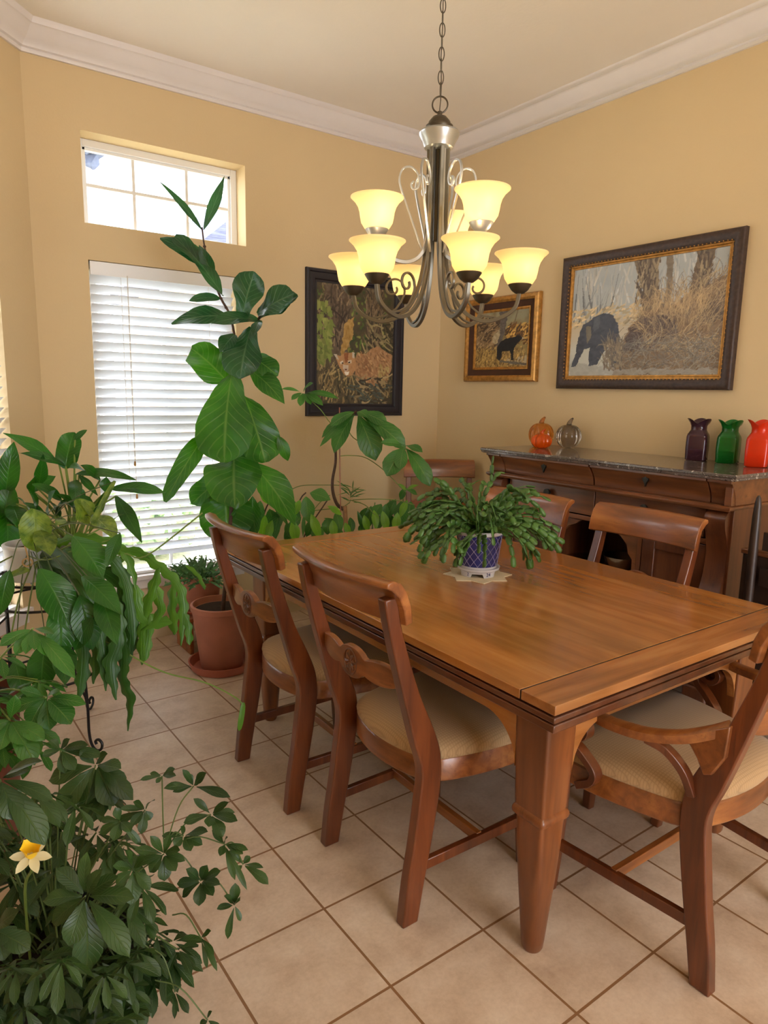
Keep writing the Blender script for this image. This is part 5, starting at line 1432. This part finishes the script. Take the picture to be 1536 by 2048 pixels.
um((387, 1572), [(461, 1595, 20), (327, 1577, 20), (365, 1539, 14), (374, 1548, 16), (413, 1546, 20), (400, 1560, 14), (345, 1584, 14)], 1.36, r=H2)
um((422, 1629), [(367, 1646, 22), (387, 1597, 16), (457, 1604, 16), (475, 1642, 22), (446, 1674, 26), (417, 1654, 22), (470, 1625, 18)], 1.36, r=H2)
um((367, 1672), [(324, 1672, 16), (348, 1692, 20), (416, 1664, 24), (382, 1702, 22), (362, 1652, 14), (405, 1690, 20)], 1.36, r=H2)
um((449, 1688), [(424, 1660, 14), (470, 1760, 14), (494, 1780, 12), (486, 1708, 18), (496, 1700, 14), (440, 1712, 16), (455, 1676, 12)], 1.36, r=H2)
um((486, 1729), [(537, 1769, 22), (527, 1736, 12), (458, 1701, 14), (500, 1712, 14), (470, 1745, 12)], 1.36, r=(449, 1690, 1.36))
um((469, 1810), [(455, 1878, 15), (481, 1842, 12), (434, 1818, 16), (470, 1766, 22), (480, 1800, 20), (448, 1792, 16)], 1.36, r=(400, 1760, 1.36))
um((402, 1762), [(354, 1768, 22), (364, 1794, 22), (398, 1812, 26), (426, 1792, 22), (441, 1742, 22), (414, 1730, 22), (372, 1738, 20), (440, 1770, 20)], 1.36, r=H2)
um((328, 1708), [(268, 1700, 20), (300, 1672, 18), (360, 1700, 20), (352, 1742, 24), (300, 1745, 26), (328, 1762, 28), (276, 1728, 20), (370, 1722, 18), (340, 1668, 16)], 1.33)
um((266, 1738), [(262, 1810, 36), (232, 1770, 26), (300, 1780, 26), (250, 1702, 20), (290, 1716, 22), (226, 1732, 22)], 1.28)
um((402, 1876), [(434, 1942, 12), (414, 1936, 10), (422, 1862, 14), (428, 1910, 12)], 1.33, r=(345, 1830, 1.34))
um((350, 1984), [(349, 2038, 11), (377, 2027, 16), (333, 1996, 8), (362, 1975, 8)], 1.3, r=(310, 1900, 1.3))
um((415, 2040), [(424, 2022, 10), (400, 2050, 12), (440, 2060, 14)], 1.3, r=(310, 1960, 1.3))
um((191, 1530), [(148, 1602, 52), (228, 1612, 54), (266, 1600, 36), (190, 1642, 56), (98, 1560, 40), (242, 1538, 34), (118, 1620, 46), (252, 1572, 34), (160, 1500, 24), (215, 1508, 24)], 1.45)
um((121, 1500), [(85, 1512, 20), (176, 1490, 22), (206, 1512, 24), (150, 1540, 26), (100, 1480, 18), (130, 1546, 22), (140, 1478, 16)], 1.45)
um((0, 1558), [(106, 1600, 32), (84, 1522, 30), (90, 1690, 56), (30, 1640, 50), (-30, 1620, 40), (60, 1540, 28)], 1.12)
um((290, 1620), [(226, 1650, 20), (262, 1652, 20), (240, 1618, 16), (300, 1640, 20), (310, 1600, 14), (266, 1604, 16), (282, 1668, 20)], 1.36)
um((240, 1642), [(202, 1640, 16), (200, 1668, 22), (228, 1682, 24), (262, 1664, 22), (282, 1690, 16), (230, 1615, 18)], 1.33)
um((-10, 1860), [(38, 1822, 34), (30, 1880, 40), (60, 1900, 44), (10, 1920, 44)], 1.12)
for i in range(70):
    x = RL.uniform(-60, 290); y = RL.uniform(1900, 2140)
    p = at(x, y, RL.uniform(1.05, 1.28)); rumb(bm, bs, p, RL.uniform(.05, .085), RL.choice((6, 7, 8)), None, droop=.9)
for i in range(110):
    x = RL.uniform(-60, 300); y = RL.uniform(1560, 2080)
    if x > 210 and y < 1640: continue
    p = at(x, y, RL.uniform(1.28, 1.62)); rumb(bm, bs, p, RL.uniform(.055, .095), RL.choice((6, 7, 8)), root.lerp(p, .35), droop=.8)
for i in range(30):
    x = RL.uniform(230, 385); y = RL.uniform(1790, 2000)
    if x+0.6*(y-1790) > 430 or (x > 330 and y < 1850): continue
    p = at(x, y, RL.uniform(1.3, 1.45)); rumb(bm, bs, p, RL.uniform(.055, .085), 7, root.lerp(p, .5), droop=.8)
obj('stem', bs, MT['stemd'], npn); nofix('leaves', bm, MT['schefd'], npn)
# the lobed leaf group low at the right of it
# ---- daffodil
dp = at(62, 1712, 1.18)
df = empty('daffodil', tuple(root+V((-.05, -.03, 0))), label='single daffodil with white petals and yellow trumpet in the lower left leaves', cat='flower')
fd_ = ((CAMP-dp).normalized()+V((.1, .2, .9))).normalized(); rr_ = fd_.cross(V((0, 0, 1))).normalized(); uu_ = rr_.cross(fd_)
bm = bmuv()
for k in range(6):
    a = 2*PI*k/6+.4; d = rr_*math.cos(a)+uu_*math.sin(a)
    leaf(bm, dp, dp+d*.034-fd_*.004, .017, n=fd_, prof='ovate', arc=.08, nl=7)
nofix('petals', bm, MT['petal'], df)
bm = BM(); rings = []
for t, r in ((0, .006), (.008, .010), (.018, .012), (.026, .014), (.028, .016)):
    rings.append([dp+fd_*t+(rr_*math.cos(2*PI*i/18)+uu_*math.sin(2*PI*i/18))*(r*(1+.12*(t > .02)*math.cos(6*2*PI*i/18))) for i in range(18)])
loft(bm, rings, caps=False); obj('trumpet', bm, MT['trumpet'], df)
bm = BM(); tube(bm, bez([root+V((-.05, -.03, 0)), (root+dp)/2+V((-.03, 0, .05)), dp-fd_*.01+V((0, 0, -.02)), dp], 5), .0025, 6); obj('stem', bm, MT['stemg'], df)

# ---- centrepiece: doily, stand, blue lattice pot, christmas cactus
PC = (1.722, 1.798)
bm = BM(); pts = []
for k in range(16):
    a = 2*PI*k/16+.2; r = .128 if k % 2 == 0 else .098
    pts.append((PC[0]+r*math.cos(a), PC[1]+r*math.sin(a)))
loft(bm, [[(x, y, z_) for x, y in pts] for z_ in (TZ+.0005, TZ+.003)])
tag(obj('star_doily', bm, MT['paper'], ang=20), 'cream star-shaped folded paper doily under the blue pot on the table', 'doily')
zb = TZ+.003
bm = BM(); n_ = 64
def footring(r, z_, cut): return [(PC[0]+r*math.cos(2*PI*i/n_), PC[1]+r*math.sin(2*PI*i/n_), z_+(cut if (i % 16) in (5, 6, 7, 8, 9, 10, 11) else 0)) for i in range(n_)]
loft(bm, [footring(.056, zb+.004, .014), footring(.064, zb, .014), footring(.066, zb+.020, 0), footring(.078, zb+.026, 0), footring(.080, zb+.034, 0), footring(.074, zb+.034, 0), footring(.070, zb+.028, 0), footring(.004, zb+.028, 0)], caps=False)
MT['porc'] = plain('white_porcelain', (206, 204, 208), .25, var=.05, coat=.5)
stn = tag(obj('pot_stand', bm, MT['porc'], ang=35), 'white porcelain footed stand under the blue lattice pot, blue marks on its rim', 'pot stand')
MT['cobalt'] = plain('cobalt_blue_glaze', (34, 44, 112), .22, var=.15, nscale=30, coat=.6)
MT['cobaltline'] = plain('pale_lattice_line', (150, 150, 190), .3)
def mark(txt, ang, size):
    cu = bpy.data.curves.new('marking', 'FONT'); cu.body = txt; cu.size = size; cu.extrude = .0004; cu.align_x = 'CENTER'; cu.align_y = 'CENTER'; t_ = bpy.data.objects.new('marking_outline', cu); COL.objects.link(t_)
    me = bpy.data.meshes.new_from_object(t_.evaluated_get(bpy.context.evaluated_depsgraph_get())); me.materials.clear(); me.materials.append(MT['cobalt'])
    bpy.data.objects.remove(t_); o = bpy.data.objects.new('marking', me); COL.objects.link(o); o.parent = stn
    o.location = (PC[0]+.0665*math.cos(ang), PC[1]+.0665*math.sin(ang), zb+.012)
    o.rotation_euler = (PI/2, 0, ang+PI/2)
va = math.atan2(-PC[1], -PC[0])
mark('24', va+.62, .018); mark('2', va-.55, .016)
pz = zb+.030
cc = empty('potted_christmas_cactus', (PC[0], PC[1], pz), label='bushy Christmas cactus in a cobalt blue lattice pot in the middle of the table', cat='plant')
bm = BM(); lathe(bm, [(.062, 0), (.066, .004), (.069, .03), (.076, .08), (.083, .125), (.083, .1251)], (PC[0], PC[1], pz), 48, caps=False)
lathe(bm, [(.001, .001), (.062, 0)], (PC[0], PC[1], pz), 48, caps=False)
pb = obj('pot', bm, MT['cobalt'], cc)
bm = BM(); lathe(bm, [(.083, .124), (.088, .128), (.088, .138), (.084, .141), (.078, .138), (.076, .12), (.001, .115)], (PC[0], PC[1], pz), 48, caps=False); obj('rim', bm, MT['porc'], cc)
bm = BM(); lathe(bm, [(.0625, .001), (.0675, .002), (.0685, .010), (.0665, .010)], (PC[0], PC[1], pz), 48, caps=False); obj('base_band', bm, MT['porc'], cc)
bm = BM()
for s in (-1, 1):
    for k in range(16):
        tube(bm, [(PC[0]+(r+.0006)*math.cos(a), PC[1]+(r+.0006)*math.sin(a), pz+z_) for a, r, z_ in [(2*PI*k/16+s*t*1.15, (lambda zz: .0685+(zz-.012)*.128)(.012+.112*t), .012+.112*t) for t in [i/8 for i in range(9)]]], .0009, 4)
obj('lattice', bm, MT['cobaltline'], pb)
bm = BM(); lathe(bm, [(.077, .118), (.04, .124), (.001, .124)], (PC[0], PC[1], pz), 28, caps=False); obj('soil', bm, MT['soil'], cc)
bm = bmesh.new()
def seg(p, d, n, L, w_):
    d = d.normalized(); n = (n-d*n.dot(d)).normalized(); s = d.cross(n); th = .0013
    out = [(0, .22), (.12, .55), (.28, .95), (.36, .78), (.55, 1), (.64, .82), (.82, .92), (.92, .6), (1, .25)]
    A = [p+d*(L*t)+s*(w_/2*k) for t, k in out]+[p+d*(L*t)-s*(w_/2*k) for t, k in out[::-1]]
    T1 = [bm.verts.new(q+n*th) for q in A]; T2 = [bm.verts.new(q-n*th) for q in A]; m_ = len(out)
    for i in range(m_-1):
        j = 2*m_-1-i
        bm.faces.new((T1[i], T1[i+1], T1[j-1], T1[j])); bm.faces.new((T2[i], T2[j], T2[j-1], T2[i+1]))
    for i in range(2*m_):
        j = (i+1) % (2*m_); bm.faces.new((T1[i], T2[i], T2[j], T1[j]))
def chain(p, d, k, up, grav, depth=0):
    n = V((0, 0, .8))+V((RL.uniform(-1, 1), RL.uniform(-1, 1), 0))-Fv*.5
    for i in range(k):
        n = n+V((RL.uniform(-.5, .5), RL.uniform(-.5, .5), RL.uniform(-.3, .3)))
        L = RL.uniform(.028, .040); seg(p, d, n, L, RL.uniform(.017, .024)*(1 if i > 0 else .6)); p = p+d*L*.96
        d = (d+V((RL.uniform(-.16, .16), RL.uniform(-.16, .16), RL.uniform(-.10, .08)-grav*(1+.25*i)))).normalized()
        if p.z < TZ+.035: d = V((d.x, d.y, abs(d.z)*.1)).normalized(); p.z = max(p.z, TZ+.012); 
        if p.z < TZ+.02: break
        if depth == 0 and i in (3, 5) and RL.random() < .65:
            chain(p.copy(), (d+V((RL.uniform(-.7, .7), RL.uniform(-.7, .7), .1))).normalized(), k-i-1, up, grav, 1)
for i in range(105):
    a = RL.random()*2*PI; r = .06*RL.random()**.5; el = RL.uniform(.25, 1.35)
    p = V((PC[0]+r*math.cos(a), PC[1]+r*math.sin(a), pz+.122))
    d = V((math.cos(a)*math.cos(el), math.sin(a)*math.cos(el), math.sin(el)))
    chain(p, d, RL.choice((6, 7, 8, 9)), None, RL.uniform(.12, .24))
cf = nofix('foliage', bm, MT['xmas'], cc)
